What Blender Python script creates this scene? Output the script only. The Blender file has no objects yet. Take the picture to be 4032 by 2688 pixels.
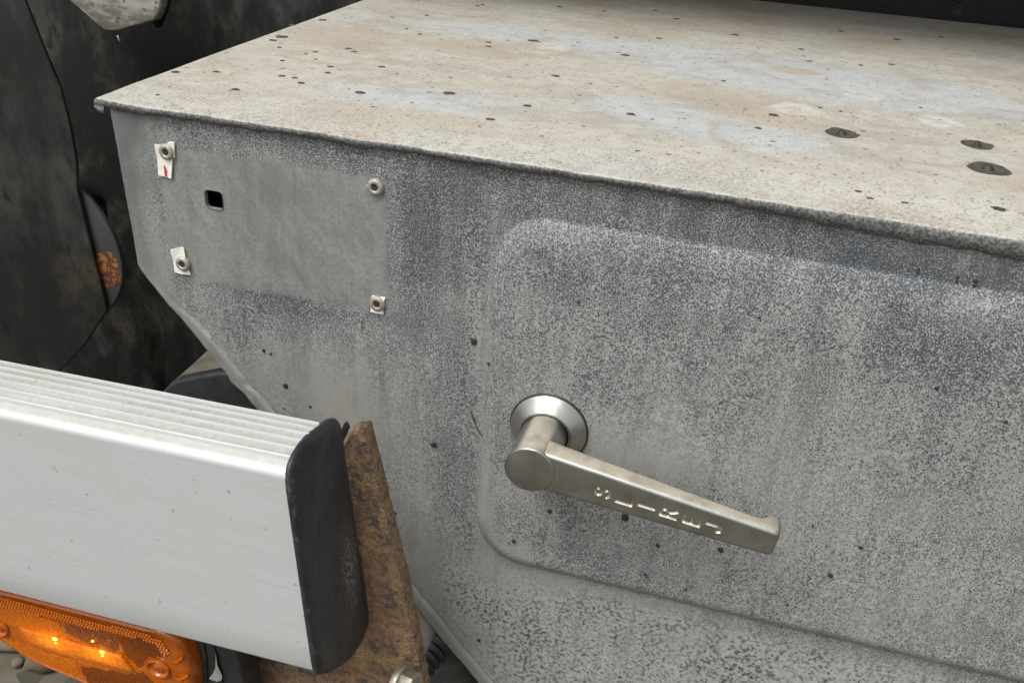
import bpy, bmesh, math, random
import numpy as np
from mathutils import Vector, Matrix, noise

# ------------------------------------------------------------------ camera, sky, sun, exposure
scene = bpy.context.scene
F = 3700.0                                     # focal length in photo pixels (4032 wide)
RIGHT = np.array([0.9623627, 0.2646425, 0.0618253])
DOWN = np.array([0.1804838, -0.4522745, -0.8734262])
FWD = np.array([-0.2031837, 0.8517113, -0.4830158])
EYE = np.array([0.112767, -0.472700, 0.268074])

cam_data = bpy.data.cameras.new('camera')
cam = bpy.data.objects.new('camera', cam_data)
scene.collection.objects.link(cam)
cam_data.sensor_fit = 'HORIZONTAL'
cam_data.sensor_width = 36.0
cam_data.lens = 36.0 * F / 4032.0
cam_data.clip_start = 0.01
cam_data.clip_end = 500.0
mw = Matrix.Identity(4)
for i in range(3):
    mw[i][0] = RIGHT[i]; mw[i][1] = -DOWN[i]; mw[i][2] = -FWD[i]; mw[i][3] = EYE[i]
cam.matrix_world = mw
scene.camera = cam

SUN_ELEV, SUN_AZ = 58.0, -152.0                # azimuth: 0 = +Y, clockwise seen from above
world = bpy.data.worlds.new('World'); scene.world = world
world.use_nodes = True
wn, wl = world.node_tree.nodes, world.node_tree.links
wn.clear()
wo = wn.new('ShaderNodeOutputWorld'); wb = wn.new('ShaderNodeBackground')
sky = wn.new('ShaderNodeTexSky'); sky.sky_type = 'NISHITA'; sky.sun_disc = False
sky.sun_elevation = math.radians(SUN_ELEV); sky.sun_rotation = math.radians(SUN_AZ)
sky.air_density = 1.0; sky.dust_density = 4.0
hs = wn.new('ShaderNodeHueSaturation'); hs.inputs['Saturation'].default_value = 0.10
wl.new(sky.outputs[0], hs.inputs['Color']); wl.new(hs.outputs[0], wb.inputs['Color'])
wb.inputs['Strength'].default_value = 0.125
wl.new(wb.outputs[0], wo.inputs['Surface'])

sd = bpy.data.lights.new('sun', 'SUN'); sd.energy = 1.5; sd.angle = math.radians(28); sd.color = (1.0, 0.985, 0.955)
sun = bpy.data.objects.new('sun', sd); scene.collection.objects.link(sun)
az, el = math.radians(SUN_AZ), math.radians(SUN_ELEV)
to_sun = Vector((math.sin(az) * math.cos(el), math.cos(az) * math.cos(el), math.sin(el)))
sun.rotation_euler = to_sun.to_track_quat('Z', 'Y').to_euler()

vs = scene.view_settings
vs.view_transform = 'Standard'; vs.look = 'None'; vs.gamma = 1.0; vs.exposure = 0.42
vs.use_curve_mapping = False
scene.render.engine = 'CYCLES'
try:
    scene.cycles.use_denoising = True
except Exception:
    pass
scene.cycles.max_bounces = 4
scene.cycles.diffuse_bounces = 3; scene.cycles.glossy_bounces = 2
world.cycles.sampling_method = 'MANUAL'; world.cycles.sample_map_resolution = 256

random.seed(7); rng = np.random.default_rng(7)

# ------------------------------------------------------------------ helpers
def ray(px, py):
    return RIGHT * ((px - 2016) / F) + DOWN * ((py - 1344) / F) + FWD
def onY(px, py, Y=0.0):
    r = ray(px, py); return EYE + r * ((Y - EYE[1]) / r[1])
def onX(px, py, X=0.0):
    r = ray(px, py); return EYE + r * ((X - EYE[0]) / r[0])
def onZ(px, py, Z=0.0):
    r = ray(px, py); return EYE + r * ((Z - EYE[2]) / r[2])
def sstep(a, b, x):
    t = np.clip((np.asarray(x, float) - a) / (b - a), 0, 1); return t * t * (3 - 2 * t)
def nz(x, y, z=0.0):
    return noise.noise(Vector((x, y, z)))

def vn(x, y, sc, seed=0, oct=1, rough=0.5):
    """smooth lattice noise on arrays, about 0..1, vectorised"""
    tot, amp, norm = 0.0, 1.0, 0.0
    x = np.asarray(x, float); y = np.asarray(y, float)
    for o in range(oct):
        g = np.random.default_rng(seed * 17 + o).random((256, 256))
        u = x * sc * 2 ** o + 1000.0; v = y * sc * 2 ** o + 1000.0
        i = np.floor(u).astype(int); j = np.floor(v).astype(int); a = u - i; b = v - j
        a = a * a * (3 - 2 * a); b = b * b * (3 - 2 * b)
        g00 = g[i % 256, j % 256]; g10 = g[(i + 1) % 256, j % 256]; g01 = g[i % 256, (j + 1) % 256]; g11 = g[(i + 1) % 256, (j + 1) % 256]
        tot = tot + amp * ((g00 * (1 - a) + g10 * a) * (1 - b) + (g01 * (1 - a) + g11 * a) * b)
        norm += amp; amp *= rough
    return tot / norm
def attr(o, name, rgb):
    """store wear masks (0..1 each) on the vertices"""
    a = o.data.attributes.new(name, 'FLOAT_COLOR', 'POINT')
    c = np.ones((len(rgb), 4), np.float32); c[:, :3] = rgb
    a.data.foreach_set('color', c.ravel())

ORIGIN = {}
def empty(name, loc, label, cat, group=None):
    o = bpy.data.objects.new(name, None); scene.collection.objects.link(o)
    o.empty_display_size = 0.02
    o.location = loc; o['label'] = label; o['category'] = cat
    if group: o['group'] = group
    ORIGIN[o.name] = np.array(loc, float)
    return o
def put(o, parent):
    """parent a mesh (or a sub-part) whose vertices are written in world coordinates"""
    if parent is None: return o
    o.parent = parent
    if parent.name in ORIGIN:                  # parent is the thing's empty
        o.location = -ORIGIN[parent.name]
    return o
def obj(name, verts, faces, mat, parent=None, smooth=True, angle=None):
    me = bpy.data.meshes.new(name)
    me.from_pydata([tuple(map(float, v)) for v in verts], [], [tuple(map(int, f)) for f in faces])
    me.update()
    o = bpy.data.objects.new(name, me); scene.collection.objects.link(o)
    if mat: me.materials.append(mat)
    fix_normals(me)
    if smooth:
        me.shade_smooth()
        if angle: 
            me.set_sharp_from_angle(angle=math.radians(angle))
    return put(o, parent)
def fix_normals(me):
    bm = bmesh.new(); bm.from_mesh(me)
    bmesh.ops.recalc_face_normals(bm, faces=bm.faces)
    bm.to_mesh(me); bm.free()
def tag(o, label, cat, group=None, kind=None):
    if label: o['label'] = label
    if cat: o['category'] = cat
    if group: o['group'] = group
    if kind: o['kind'] = kind
    return o
def grid_faces(nr, nc, close_c=False):
    f = []
    for r in range(nr - 1):
        b = r * nc
        for c in range(nc - 1 if not close_c else nc):
            d = (c + 1) % nc
            f.append((b + c, b + d, b + nc + d, b + nc + c))
    return f
def lathe_y(x0, z0, prof, n=64):
    """revolve (radius, y) pairs round the axis through (x0, z0) parallel to Y"""
    v = []
    for r, y in prof:
        for k in range(n):
            a = 2 * math.pi * k / n
            v.append((x0 + r * math.cos(a), y, z0 + r * math.sin(a)))
    return v, grid_faces(len(prof), n, True)
def prism(poly_f, poly_b):
    """closed slab between two matching outlines"""
    n = len(poly_f)
    v = list(poly_f) + list(poly_b)
    f = [tuple(range(n)), tuple(range(2 * n - 1, n - 1, -1))]
    for i in range(n):
        j = (i + 1) % n
        f.append((i, i + n, j + n, j))
    return v, f
def bevel_mesh(o, width, seg=2, angle=30):
    bm = bmesh.new(); bm.from_mesh(o.data)
    es = [e for e in bm.edges if len(e.link_faces) == 2 and e.calc_face_angle(0) > math.radians(angle)]
    bmesh.ops.bevel(bm, geom=es, offset=width, segments=seg, profile=0.5, affect='EDGES', clamp_overlap=True)
    bm.to_mesh(o.data); bm.free()
    o.data.shade_smooth(); o.data.set_sharp_from_angle(angle=math.radians(50))
    return o
def resample(pts, step):
    out = []
    n = len(pts)
    for i in range(n):
        a = np.array(pts[i], float); b = np.array(pts[(i + 1) % n], float)
        k = max(1, int(np.linalg.norm(b - a) / step))
        for j in range(k): out.append(a + (b - a) * j / k)
    return out
def smooth_loop(pts, it=2):
    p = [np.array(q, float) for q in pts]
    for _ in range(it):
        q = []
        n = len(p)
        for i in range(n):
            a, b = p[i], p[(i + 1) % n]
            q += [a * .75 + b * .25, a * .25 + b * .75]
        p = q
    return p

# ------------------------------------------------------------------ materials
class NT:
    """tiny wrapper for building node materials"""
    def __init__(self, name):
        self.m = bpy.data.materials.new(name); self.m.use_nodes = True
        self.t = self.m.node_tree; self.n = self.t.nodes; self.l = self.t.links
        self.b = self.n['Principled BSDF']
        self.co = self.n.new('ShaderNodeTexCoord').outputs['Object']
        self.mm = self.vmul(self.co, (1000, 1000, 1000))
        s = self.n.new('ShaderNodeSeparateXYZ'); self.l.new(self.mm, s.inputs[0])
        self.x, self.y, self.z = s.outputs
    def set(self, sock, v):
        if isinstance(v, bpy.types.NodeSocket): self.l.new(v, sock)
        elif v is not None:
            if sock.type == 'RGBA' and len(v) == 3: v = (*v, 1)
            sock.default_value = v
    def vmul(self, a, s):
        n = self.n.new('ShaderNodeVectorMath'); n.operation = 'MULTIPLY'
        self.set(n.inputs[0], a); n.inputs[1].default_value = s; return n.outputs[0]
    def vadd(self, a, b):
        n = self.n.new('ShaderNodeVectorMath'); n.operation = 'ADD'
        self.set(n.inputs[0], a); self.set(n.inputs[1], b); return n.outputs[0]
    def math(self, op, a, b=None, c=None, clamp=False):
        n = self.n.new('ShaderNodeMath'); n.operation = op; n.use_clamp = clamp
        for i, v in enumerate((a, b, c)):
            if v is not None: self.set(n.inputs[i], v)
        return n.outputs[0]
    def noise(self, scale, detail=2.0, rough=0.55, vec=None, stretch=None, out=0, off=None, dist=0.0):
        v = vec or self.mm
        if stretch: v = self.vmul(v, stretch)
        if off: v = self.vadd(v, off)
        n = self.n.new('ShaderNodeTexNoise'); n.inputs['Scale'].default_value = scale
        n.inputs['Detail'].default_value = detail; n.inputs['Roughness'].default_value = rough
        n.inputs['Distortion'].default_value = dist
        self.l.new(v, n.inputs['Vector']); return n.outputs[out]
    def voronoi(self, scale, vec=None, feature='F1', stretch=None, rnd=1.0):
        v = vec or self.mm
        if stretch: v = self.vmul(v, stretch)
        n = self.n.new('ShaderNodeTexVoronoi'); n.feature = feature; n.voronoi_dimensions = '2D'
        n.inputs['Scale'].default_value = scale; n.inputs['Randomness'].default_value = rnd
        self.l.new(v, n.inputs['Vector']); return n
    def ramp(self, v, a, b, lo=0.0, hi=1.0, smooth=True):
        n = self.n.new('ShaderNodeMapRange'); n.interpolation_type = 'SMOOTHSTEP' if smooth else 'LINEAR'
        self.set(n.inputs[0], v); self.set(n.inputs[1], a); self.set(n.inputs[2], b); self.set(n.inputs[3], lo); self.set(n.inputs[4], hi)
        return n.outputs[0]
    def mix(self, f, a, b, mode='MIX'):
        n = self.n.new('ShaderNodeMix'); n.data_type = 'RGBA'; n.blend_type = mode
        self.set(n.inputs[0], f); self.set(n.inputs[6], a); self.set(n.inputs[7], b)
        return n.outputs[2]
    def gauss(self, cx, cz, rx, rz, vert=True):
        """soft round patch, in the X-Z plane (or X-Y)"""
        dx = self.math('DIVIDE', self.math('SUBTRACT', self.x, cx), rx)
        dz = self.math('DIVIDE', self.math('SUBTRACT', self.z if vert else self.y, cz), rz)
        d = self.math('ADD', self.math('MULTIPLY', dx, dx), self.math('MULTIPLY', dz, dz))
        return self.math('EXPONENT', self.math('MULTIPLY', d, -1.0))
    def bump(self, h, strength=0.3, dist=0.001, prev=None):
        n = self.n.new('ShaderNodeBump'); n.inputs['Strength'].default_value = strength
        n.inputs['Distance'].default_value = dist
        self.l.new(h, n.inputs['Height'])
        if prev: self.l.new(prev, n.inputs['Normal'])
        self.l.new(n.outputs[0], self.b.inputs['Normal']); return n.outputs[0]
    def norm_z(self):
        g = self.n.new('ShaderNodeNewGeometry'); s = self.n.new('ShaderNodeSeparateXYZ')
        self.l.new(g.outputs['Normal'], s.inputs[0]); return s.outputs[2]
    def out(self, col=None, rough=None, metal=None, spec=None):
        self.set(self.b.inputs['Base Color'], col); self.set(self.b.inputs['Roughness'], rough)
        self.set(self.b.inputs['Metallic'], metal); self.set(self.b.inputs['Specular IOR Level'], spec)
        return self.m

LIGHT_GREY = (0.46, 0.455, 0.42); DARK_GREY = (0.085, 0.098, 0.125)

# ---- rectangle left by the missing label on the face (mm): centre, half size
PL = [onY(*p) * 1000 for p in ((612, 575), (1512, 705), (1525, 1232), (690, 1075))]
PCX = (PL[0][0] + PL[1][0] + PL[2][0] + PL[3][0]) / 4; PCZ = sum(p[2] for p in PL) / 4
PHX = (PL[1][0] + PL[2][0] - PL[0][0] - PL[3][0]) / 4; PHZ = (PL[0][2] + PL[1][2] - PL[2][2] - PL[3][2]) / 4

def attr_rgb(t, name):
    """the three channels of a mask stored on the vertices"""
    n = t.n.new('ShaderNodeAttribute'); n.attribute_name = name
    s = t.n.new('ShaderNodeSeparateColor'); t.l.new(n.outputs['Color'], s.inputs[0]); return s.outputs

# wear on the pressed face plus painted shade under the lip, centre and radius in photo pixels x 0.583: amount of dark specks
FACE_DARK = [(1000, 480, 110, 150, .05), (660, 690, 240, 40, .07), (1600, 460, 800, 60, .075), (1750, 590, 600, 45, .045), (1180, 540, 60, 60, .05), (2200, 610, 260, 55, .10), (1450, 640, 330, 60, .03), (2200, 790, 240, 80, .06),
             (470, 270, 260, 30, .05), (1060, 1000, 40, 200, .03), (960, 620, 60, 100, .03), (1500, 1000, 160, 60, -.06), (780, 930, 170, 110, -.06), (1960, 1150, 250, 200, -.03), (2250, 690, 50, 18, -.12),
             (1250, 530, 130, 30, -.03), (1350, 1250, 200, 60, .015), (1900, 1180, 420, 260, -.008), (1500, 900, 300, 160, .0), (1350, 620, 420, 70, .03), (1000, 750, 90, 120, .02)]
# plain zinc without specks
FACE_PLAIN = [(300, 400, 60, 260, .9), (280, 260, 60, 60, .9), (340, 650, 70, 60, .9), (800, 960, 150, 130, .85), (700, 860, 110, 60, .6), (960, 1330, 70, 260, .85), (1480, 1040, 150, 45, .8), (1112, 900, 14, 330, .45), (1120, 1160, 22, 150, .9),
              (1200, 1320, 130, 70, .5), (1450, 1370, 250, 30, .5), (560, 900, 90, 90, .9), (1180, 1240, 60, 40, .6), (2250, 600, 200, 40, .35), (1170, 560, 30, 50, .2), (1050, 1480, 90, 90, .8)]
# tone of the plain zinc: negative darker, positive dusty and light
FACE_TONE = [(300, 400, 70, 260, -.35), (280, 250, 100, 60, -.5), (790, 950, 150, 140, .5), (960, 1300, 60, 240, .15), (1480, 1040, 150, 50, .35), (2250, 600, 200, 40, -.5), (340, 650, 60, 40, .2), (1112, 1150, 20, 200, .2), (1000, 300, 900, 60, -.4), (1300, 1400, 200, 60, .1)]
def face_fields(X, Z):
    """masks on the face, X and Z in mm: dark specks, label ghost, plainness, tone"""
    def field(L):
        d = np.zeros_like(X)
        for cx, cy, rx, ry, a in L:
            c = onY(cx * 1.7143, cy * 1.7143) * 1000; sc = 0.258
            d = d + a * np.exp(-((X - c[0]) / (rx * sc)) ** 2 - ((Z - c[2]) / (ry * sc * 1.15)) ** 2)
        return d
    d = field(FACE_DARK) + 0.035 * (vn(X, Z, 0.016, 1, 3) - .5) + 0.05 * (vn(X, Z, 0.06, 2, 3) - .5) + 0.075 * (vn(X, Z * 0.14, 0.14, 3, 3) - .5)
    sdv = np.maximum(np.abs(X - PCX) - PHX, np.abs(Z - PCZ) - PHZ) + 5.0 * (vn(X, Z, 0.11, 5, 3) - .5)
    pm = sstep(1.6, -1.2, sdv)
    db = X - xb(Z)
    pl = field(FACE_PLAIN) + 0.5 * (vn(X, Z, 0.05, 6, 3) - .5) + sstep(16, 9, db) * sstep(20, -20, Z) + 0.5 * sstep(5, 1, db)
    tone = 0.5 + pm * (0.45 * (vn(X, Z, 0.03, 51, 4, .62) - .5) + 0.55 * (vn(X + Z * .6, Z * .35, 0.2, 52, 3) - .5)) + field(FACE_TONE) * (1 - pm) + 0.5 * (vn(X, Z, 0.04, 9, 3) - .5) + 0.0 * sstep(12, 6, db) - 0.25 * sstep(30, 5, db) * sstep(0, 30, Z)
    return np.stack([np.clip(d * 2 + .5, 0, 1), pm, np.clip(pl, 0, 1)], -1), np.stack([np.clip(tone, 0, 1)] * 3, -1)

def mat_face():
    t = NT('galvanised_face')
    R, G, B = attr_rgb(t, 'wear'); tone = attr_rgb(t, 'tone')[0]
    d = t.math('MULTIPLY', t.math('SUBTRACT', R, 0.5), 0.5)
    spf = t.noise(1.42, 1.0, 0.5, stretch=(1.0, 0.6, 1.0))
    mot = t.noise(0.40, 2.5, 0.6, off=(2, 2, 40))
    coarse = t.ramp(t.z, -172, -190, 0, 0.6)
    streak = t.noise(0.16, 3, 0.65, stretch=(1.0, 1.0, 0.10), off=(3, 60, 5))
    sp2 = t.noise(0.98, 1.2, 0.55, off=(60, 2, 2))
    n = t.n.new('ShaderNodeMix'); n.data_type = 'FLOAT'; t.set(n.inputs[0], t.ramp(streak, 0.42, 0.62, 0.1, 0.75)); t.set(n.inputs[2], spf); t.set(n.inputs[3], sp2); spf = n.outputs[0]
    n = t.n.new('ShaderNodeMix'); n.data_type = 'FLOAT'; t.set(n.inputs[0], coarse); t.set(n.inputs[2], spf); t.set(n.inputs[3], mot); spk = n.outputs[0]
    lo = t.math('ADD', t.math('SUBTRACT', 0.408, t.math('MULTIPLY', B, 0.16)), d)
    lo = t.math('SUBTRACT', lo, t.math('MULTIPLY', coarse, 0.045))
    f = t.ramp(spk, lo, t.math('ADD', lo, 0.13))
    soft = t.mix(tone, (0.125, 0.128, 0.127), (0.335, 0.33, 0.30))
    light = t.mix(t.ramp(mot, 0.35, 0.65), (0.27, 0.275, 0.264), (0.385, 0.388, 0.365))
    light = t.mix(t.math('MULTIPLY', B, 0.9), light, soft)
    dark = t.mix(t.ramp(mot, 0.35, 0.65), (0.062, 0.067, 0.075), (0.080, 0.092, 0.113))
    dark = t.mix(t.math('MULTIPLY', B, 0.6), dark, soft)
    col = t.mix(f, dark, light)
    pc = t.mix(tone, (0.165, 0.172, 0.160), (0.335, 0.352, 0.335))
    pc = t.mix(t.ramp(mot, 0.44, 0.58, 0, 0.5), pc, (0.165, 0.168, 0.155))
    pc = t.mix(t.ramp(spf, 0.52, 0.68, 0, 0.45), pc, (0.31, 0.33, 0.32))
    col = t.mix(t.math('MULTIPLY', G, 0.94), col, pc)
    col = t.mix(t.ramp(streak, 0.50, 0.68, 0, 0.30), col, t.mix(0.5, col, (0.36, 0.36, 0.34)))
    col = t.mix(t.ramp(streak, 0.46, 0.34, 0, 0.35), col, t.mix(0.5, col, (0.10, 0.105, 0.11)))
    t.bump(spk, 0.32, 0.0006)
    return t.out(col, t.ramp(f, 0, 1, 0.42, 0.60), 0.08, 0.4)

RINGS = [(3400, 375, 13), (3130, 430, 14), (3700, 482, 12), (2175, 185, 12)]
TOP_COOL = [(1950, 130, 480, 40), (2700, 240, 480, 70), (3300, 330, 480, 80), (3800, 400, 400, 80), (1650, 380, 420, 60), (2550, 420, 260, 50), (2900, 520, 420, 60), (2450, 640, 300, 40)]
def top_fields(X, Y):
    """masks on the top sheet, X and Y in mm: cool zinc, ochre tide, chalk"""
    cool = 0.0
    for px, py, rx, ry in TOP_COOL:
        c = onZ(px, py, 0.1115) * 1000; ex_ = onZ(px + rx, py + rx * .13, 0.1115) * 1000; ey = onZ(px, py + ry, 0.1115) * 1000
        cool = cool + np.exp(-((X - c[0]) / abs(ex_[0] - c[0])) ** 2 - ((Y - c[1]) / abs(ey[1] - c[1])) ** 2)
    n = vn(X * .5, Y, 0.016, 21, 4, .55)
    cm = sstep(0.15, 0.85, cool * 0.9 + (n - .5) * 1.1)
    td = vn(X * .55, Y, 0.013, 22, 3)
    tide = sstep(0.035, 0.0, np.abs(td - 0.52)) * sstep(.4, .6, vn(X, Y, .02, 25, 2)) * 0.8 + 0.55 * sstep(.5, .72, vn(X * .5, Y, 0.02, 23, 3)) * (1 - cm)
    ch = 0.0
    for px, py, r in RINGS:
        c = onZ(px, py, 0.1115) * 1000
        rr = np.hypot(X - c[0], Y - c[1]) + 13 * (vn(X, Y, 0.12, 24, 3, .6) - .5)
        ch = np.maximum(ch, sstep(r + 4, r, rr) * (0.45 + 0.55 * sstep(r - 11, r - 5, rr)))
    return np.stack([cm, np.clip(tide, 0, 1), np.clip(ch, 0, 1)], -1)

def mat_top():
    t = NT('weathered_zinc_top')
    R, G, B = attr_rgb(t, 'wear')
    mot = t.noise(0.11, 3, 0.6)
    col = t.mix(t.ramp(mot, .35, .65), (0.43, 0.40, 0.335), (0.50, 0.475, 0.415))
    col = t.mix(R, col, t.mix(t.ramp(mot, .35, .65), (0.43, 0.445, 0.44), (0.49, 0.50, 0.49)))
    col = t.mix(t.math('MULTIPLY', G, 0.85), col, (0.40, 0.31, 0.22))
    m2 = t.noise(0.03, 4, 0.7, stretch=(0.6, 1, 1), off=(7, 70, 0))
    col = t.mix(t.ramp(m2, 0.46, 0.64, 0, 0.6), col, (0.35, 0.315, 0.265))
    sp = t.noise(0.62, 2, 0.62)
    front = t.ramp(t.y, 150, 0)
    col = t.mix(t.math('MULTIPLY', t.ramp(sp, 0.46, 0.62), t.ramp(front, 0, 1, 0.15, 0.6)), col, (0.58, 0.58, 0.54))
    lo = t.math('SUBTRACT', t.ramp(t.y, 110, -4, 0.30, 0.43), t.math('MULTIPLY', t.ramp(mot, 0.4, 0.65), 0.05))
    col = t.mix(t.ramp(sp, lo, t.math('SUBTRACT', lo, 0.06), 0, 0.8), col, (0.19, 0.195, 0.21))
    col = t.mix(t.math('MULTIPLY', B, t.ramp(mot, 0.3, 0.65, 0.2, 0.65)), col, (0.62, 0.615, 0.57))
    for sc, th, rmax, a in ((0.055, 0.60, 0.11, 0.75), (0.13, 0.50, 0.16, 0.6), (0.30, 0.62, 0.26, 0.45)):
        v = t.voronoi(sc)
        s = t.n.new('ShaderNodeSeparateColor'); t.l.new(v.outputs['Color'], s.inputs[0])
        rad = t.math('MULTIPLY', t.ramp(s.outputs[0], th, 1.0, 0, 1, False), rmax)
        dd = t.math('ADD', t.math('SUBTRACT', v.outputs['Distance'], rad), t.math('MULTIPLY', t.math('SUBTRACT', sp, 0.5), 0.10))
        m = t.math('MULTIPLY', t.ramp(dd, 0.012, -0.02), t.ramp(t.y, 18, 40, 0.25, 1))
        cc = t.mix(s.outputs[1], (0.075, 0.06, 0.045), (0.17, 0.135, 0.105))
        col = t.mix(t.math('MULTIPLY', m, a), col, cc)
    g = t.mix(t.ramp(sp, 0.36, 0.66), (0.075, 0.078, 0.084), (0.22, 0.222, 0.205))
    col = t.mix(t.ramp(t.norm_z(), 0.93, 0.62), col, g)  # bare grey lip without dust, darkened further to paint its shaded undercut
    t.bump(sp, 0.25, 0.0006)
    return t.out(col, 0.62, 0.0, 0.3)

def mat_simple(name, col, rough=0.5, metal=0.0, spec=0.5, var=0.15, scale=0.15, bump=0.0, bscale=0.8):
    t = NT(name)
    n = t.noise(scale, 4, 0.6)
    a = tuple(c * (1 - var) for c in col); b = tuple(min(1, c * (1 + var)) for c in col)
    if bump: t.bump(t.noise(bscale, 3, 0.6), bump, 0.0006)
    return t.out(t.mix(t.ramp(n, 0.3, 0.7), a, b), t.ramp(t.noise(scale * 2.3, 3, off=(9, 9, 9)), 0.3, 0.7, rough * 0.85, min(1, rough * 1.15)), metal, spec)

def mat_handle():
    t = NT('satin_nickel_cast')
    n = t.noise(0.08, 3); fine = t.noise(1.8, 2)
    dust = t.math('MULTIPLY', t.ramp(t.norm_z(), 0.72, 0.97), t.ramp(n, 0.25, 0.7, 0.5, 0.9))
    col = t.mix(t.ramp(n, 0.3, 0.7), (0.36, 0.36, 0.345), (0.43, 0.43, 0.415))
    col = t.mix(dust, col, t.mix(t.ramp(t.noise(0.35, 3, 0.7), 0.4, 0.65), (0.47, 0.41, 0.31), (0.52, 0.45, 0.34)))
    col = t.mix(t.math('MULTIPLY', attr_rgb(t, 'groove')[0], 0.75), col, (0.78, 0.73, 0.56))     # cream painted into the engraving for its lit lower walls
    # rust bleeding at one letter and small specks
    c = onY(2475, 1950, -0.05) * 1000
    col = t.mix(t.math('MULTIPLY', t.gauss(float(c[0]), float(c[2]), 5, 4), 0.55), col, (0.30, 0.19, 0.10))
    sp = t.noise(0.6, 2, off=(6, 1, 6))
    col = t.mix(t.ramp(sp, 0.70, 0.76, 0, 0.6), col, (0.28, 0.19, 0.11))
    t.bump(t.noise(2.2, 2), 0.06, 0.0004)
    return t.out(col, t.math('ADD', t.ramp(n, 0.3, 0.7, 0.30, 0.40), t.math('MULTIPLY', dust, 0.28)), t.ramp(dust, 0, 1, 0.95, 0.15))

def mat_rail():
    t = NT('brushed_aluminium')
    br = t.noise(0.9, 3, 0.6, stretch=(0.02, 1.0, 1.0))
    dirt = t.noise(0.035, 3, 0.6, stretch=(0.35, 1, 1), off=(12, 0, 3))
    base = t.mix(t.ramp(br, 0.3, 0.7), (0.62, 0.645, 0.655), (0.68, 0.70, 0.705))
    base = t.mix(t.ramp(dirt, 0.42, 0.66, 0, 0.45), base, (0.54, 0.54, 0.51))
    up = t.ramp(t.norm_z(), 0.80, 0.97)
    film = t.math('MULTIPLY', up, t.ramp(t.noise(0.05, 3, stretch=(.3, 1, 1)), 0.25, 0.6, 0.6, 0.95))
    base = t.mix(film, base, t.mix(t.ramp(t.noise(0.3, 3), 0.4, 0.7), (0.39, 0.375, 0.325), (0.47, 0.455, 0.405)))
    # grit: tiny grey chips and a few brown specks
    for sc, th, rm, c in ((0.06, 0.72, 0.07, (0.33, 0.32, 0.29)), (0.11, 0.80, 0.09, (0.40, 0.38, 0.34)), (0.04, 0.88, 0.045, (0.40, 0.28, 0.17))):
        cx_ = t.n.new('ShaderNodeCombineXYZ'); t.set(cx_.inputs[0], t.x); t.set(cx_.inputs[1], t.math('ADD', t.z, t.y)); v = t.voronoi(sc, vec=t.vadd(cx_.outputs[0], t.vmul(t.noise(0.9, 1, out=1), (2.6, 2.6, 0))))
        s = t.n.new('ShaderNodeSeparateColor'); t.l.new(v.outputs['Color'], s.inputs[0])
        rad = t.math('MULTIPLY', t.ramp(s.outputs[0], th, 1.0, 0, 1, False), rm)
        m = t.ramp(t.math('SUBTRACT', v.outputs['Distance'], rad), 0.01, -0.02)
        base = t.mix(t.math('MULTIPLY', m, 0.6), base, c)
    t.bump(br, 0.05, 0.0004)
    return t.out(base, t.ramp(dirt, 0.3, 0.7, 0.50, 0.62), t.ramp(film, 0, 1, 0.40, 0.1))

def mat_rust():
    t = NT('rusty_steel')
    n1 = t.noise(0.045, 4, 0.65); n2 = t.noise(0.30, 4, 0.72, off=(5, 1, 2)); n3 = t.noise(0.7, 3, 0.7, off=(1, 9, 2))
    col = t.mix(t.ramp(n2, 0.35, 0.65), (0.19, 0.13, 0.09), (0.38, 0.24, 0.14))
    col = t.mix(t.ramp(n1, 0.48, 0.66), col, t.mix(t.ramp(n3, 0.4, 0.6), (0.29, 0.185, 0.10), (0.58, 0.40, 0.19)))
    col = t.mix(t.ramp(t.noise(0.1, 4, 0.7, off=(4, 40, 4)), 0.53, 0.64, 0, 0.85), col, (0.105, 0.095, 0.09))
    col = t.mix(t.math('MULTIPLY', t.ramp(n3, 0.58, 0.72), 0.5), col, (0.42, 0.34, 0.25))
    b = t.math('ADD', t.math('MULTIPLY', n2, 1.2), n3)
    t.bump(b, 1.0, 0.0024)
    return t.out(col, 0.86, 0.0, 0.25)

def mat_cap():
    t = NT('black_rubber')
    n = t.noise(0.05, 4, 0.65)
    scuff = t.noise(0.25, 4, 0.7, stretch=(1, 1, 0.5), off=(3, 8, 1))
    col = t.mix(t.ramp(n, 0.35, 0.7), (0.020, 0.021, 0.024), (0.034, 0.036, 0.040))
    col = t.mix(t.ramp(scuff, 0.55, 0.70, 0, 0.6), col, (0.12, 0.125, 0.13))
    # chalky abrasion along the rear lower edge
    c = onX(1400, 2240, -0.056) * 1000
    g = t.math('EXPONENT', t.math('MULTIPLY', t.math('ADD',
        t.math('POWER', t.math('DIVIDE', t.math('SUBTRACT', t.y, float(c[1])), 9), 2.0),
        t.math('POWER', t.math('DIVIDE', t.math('SUBTRACT', t.z, float(c[2])), 26), 2.0)), -1.0))
    col = t.mix(t.math('MULTIPLY', g, t.ramp(t.noise(0.5, 4, 0.75), 0.42, 0.62)), col, (0.27, 0.27, 0.26))
    t.bump(t.math('ADD', t.noise(0.9, 3, 0.6), t.math('MULTIPLY', scuff, 1.5)), 0.16, 0.0008)
    return t.out(col, t.ramp(scuff, 0.4, 0.7, 0.36, 0.55), 0.0, 0.5)

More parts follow.
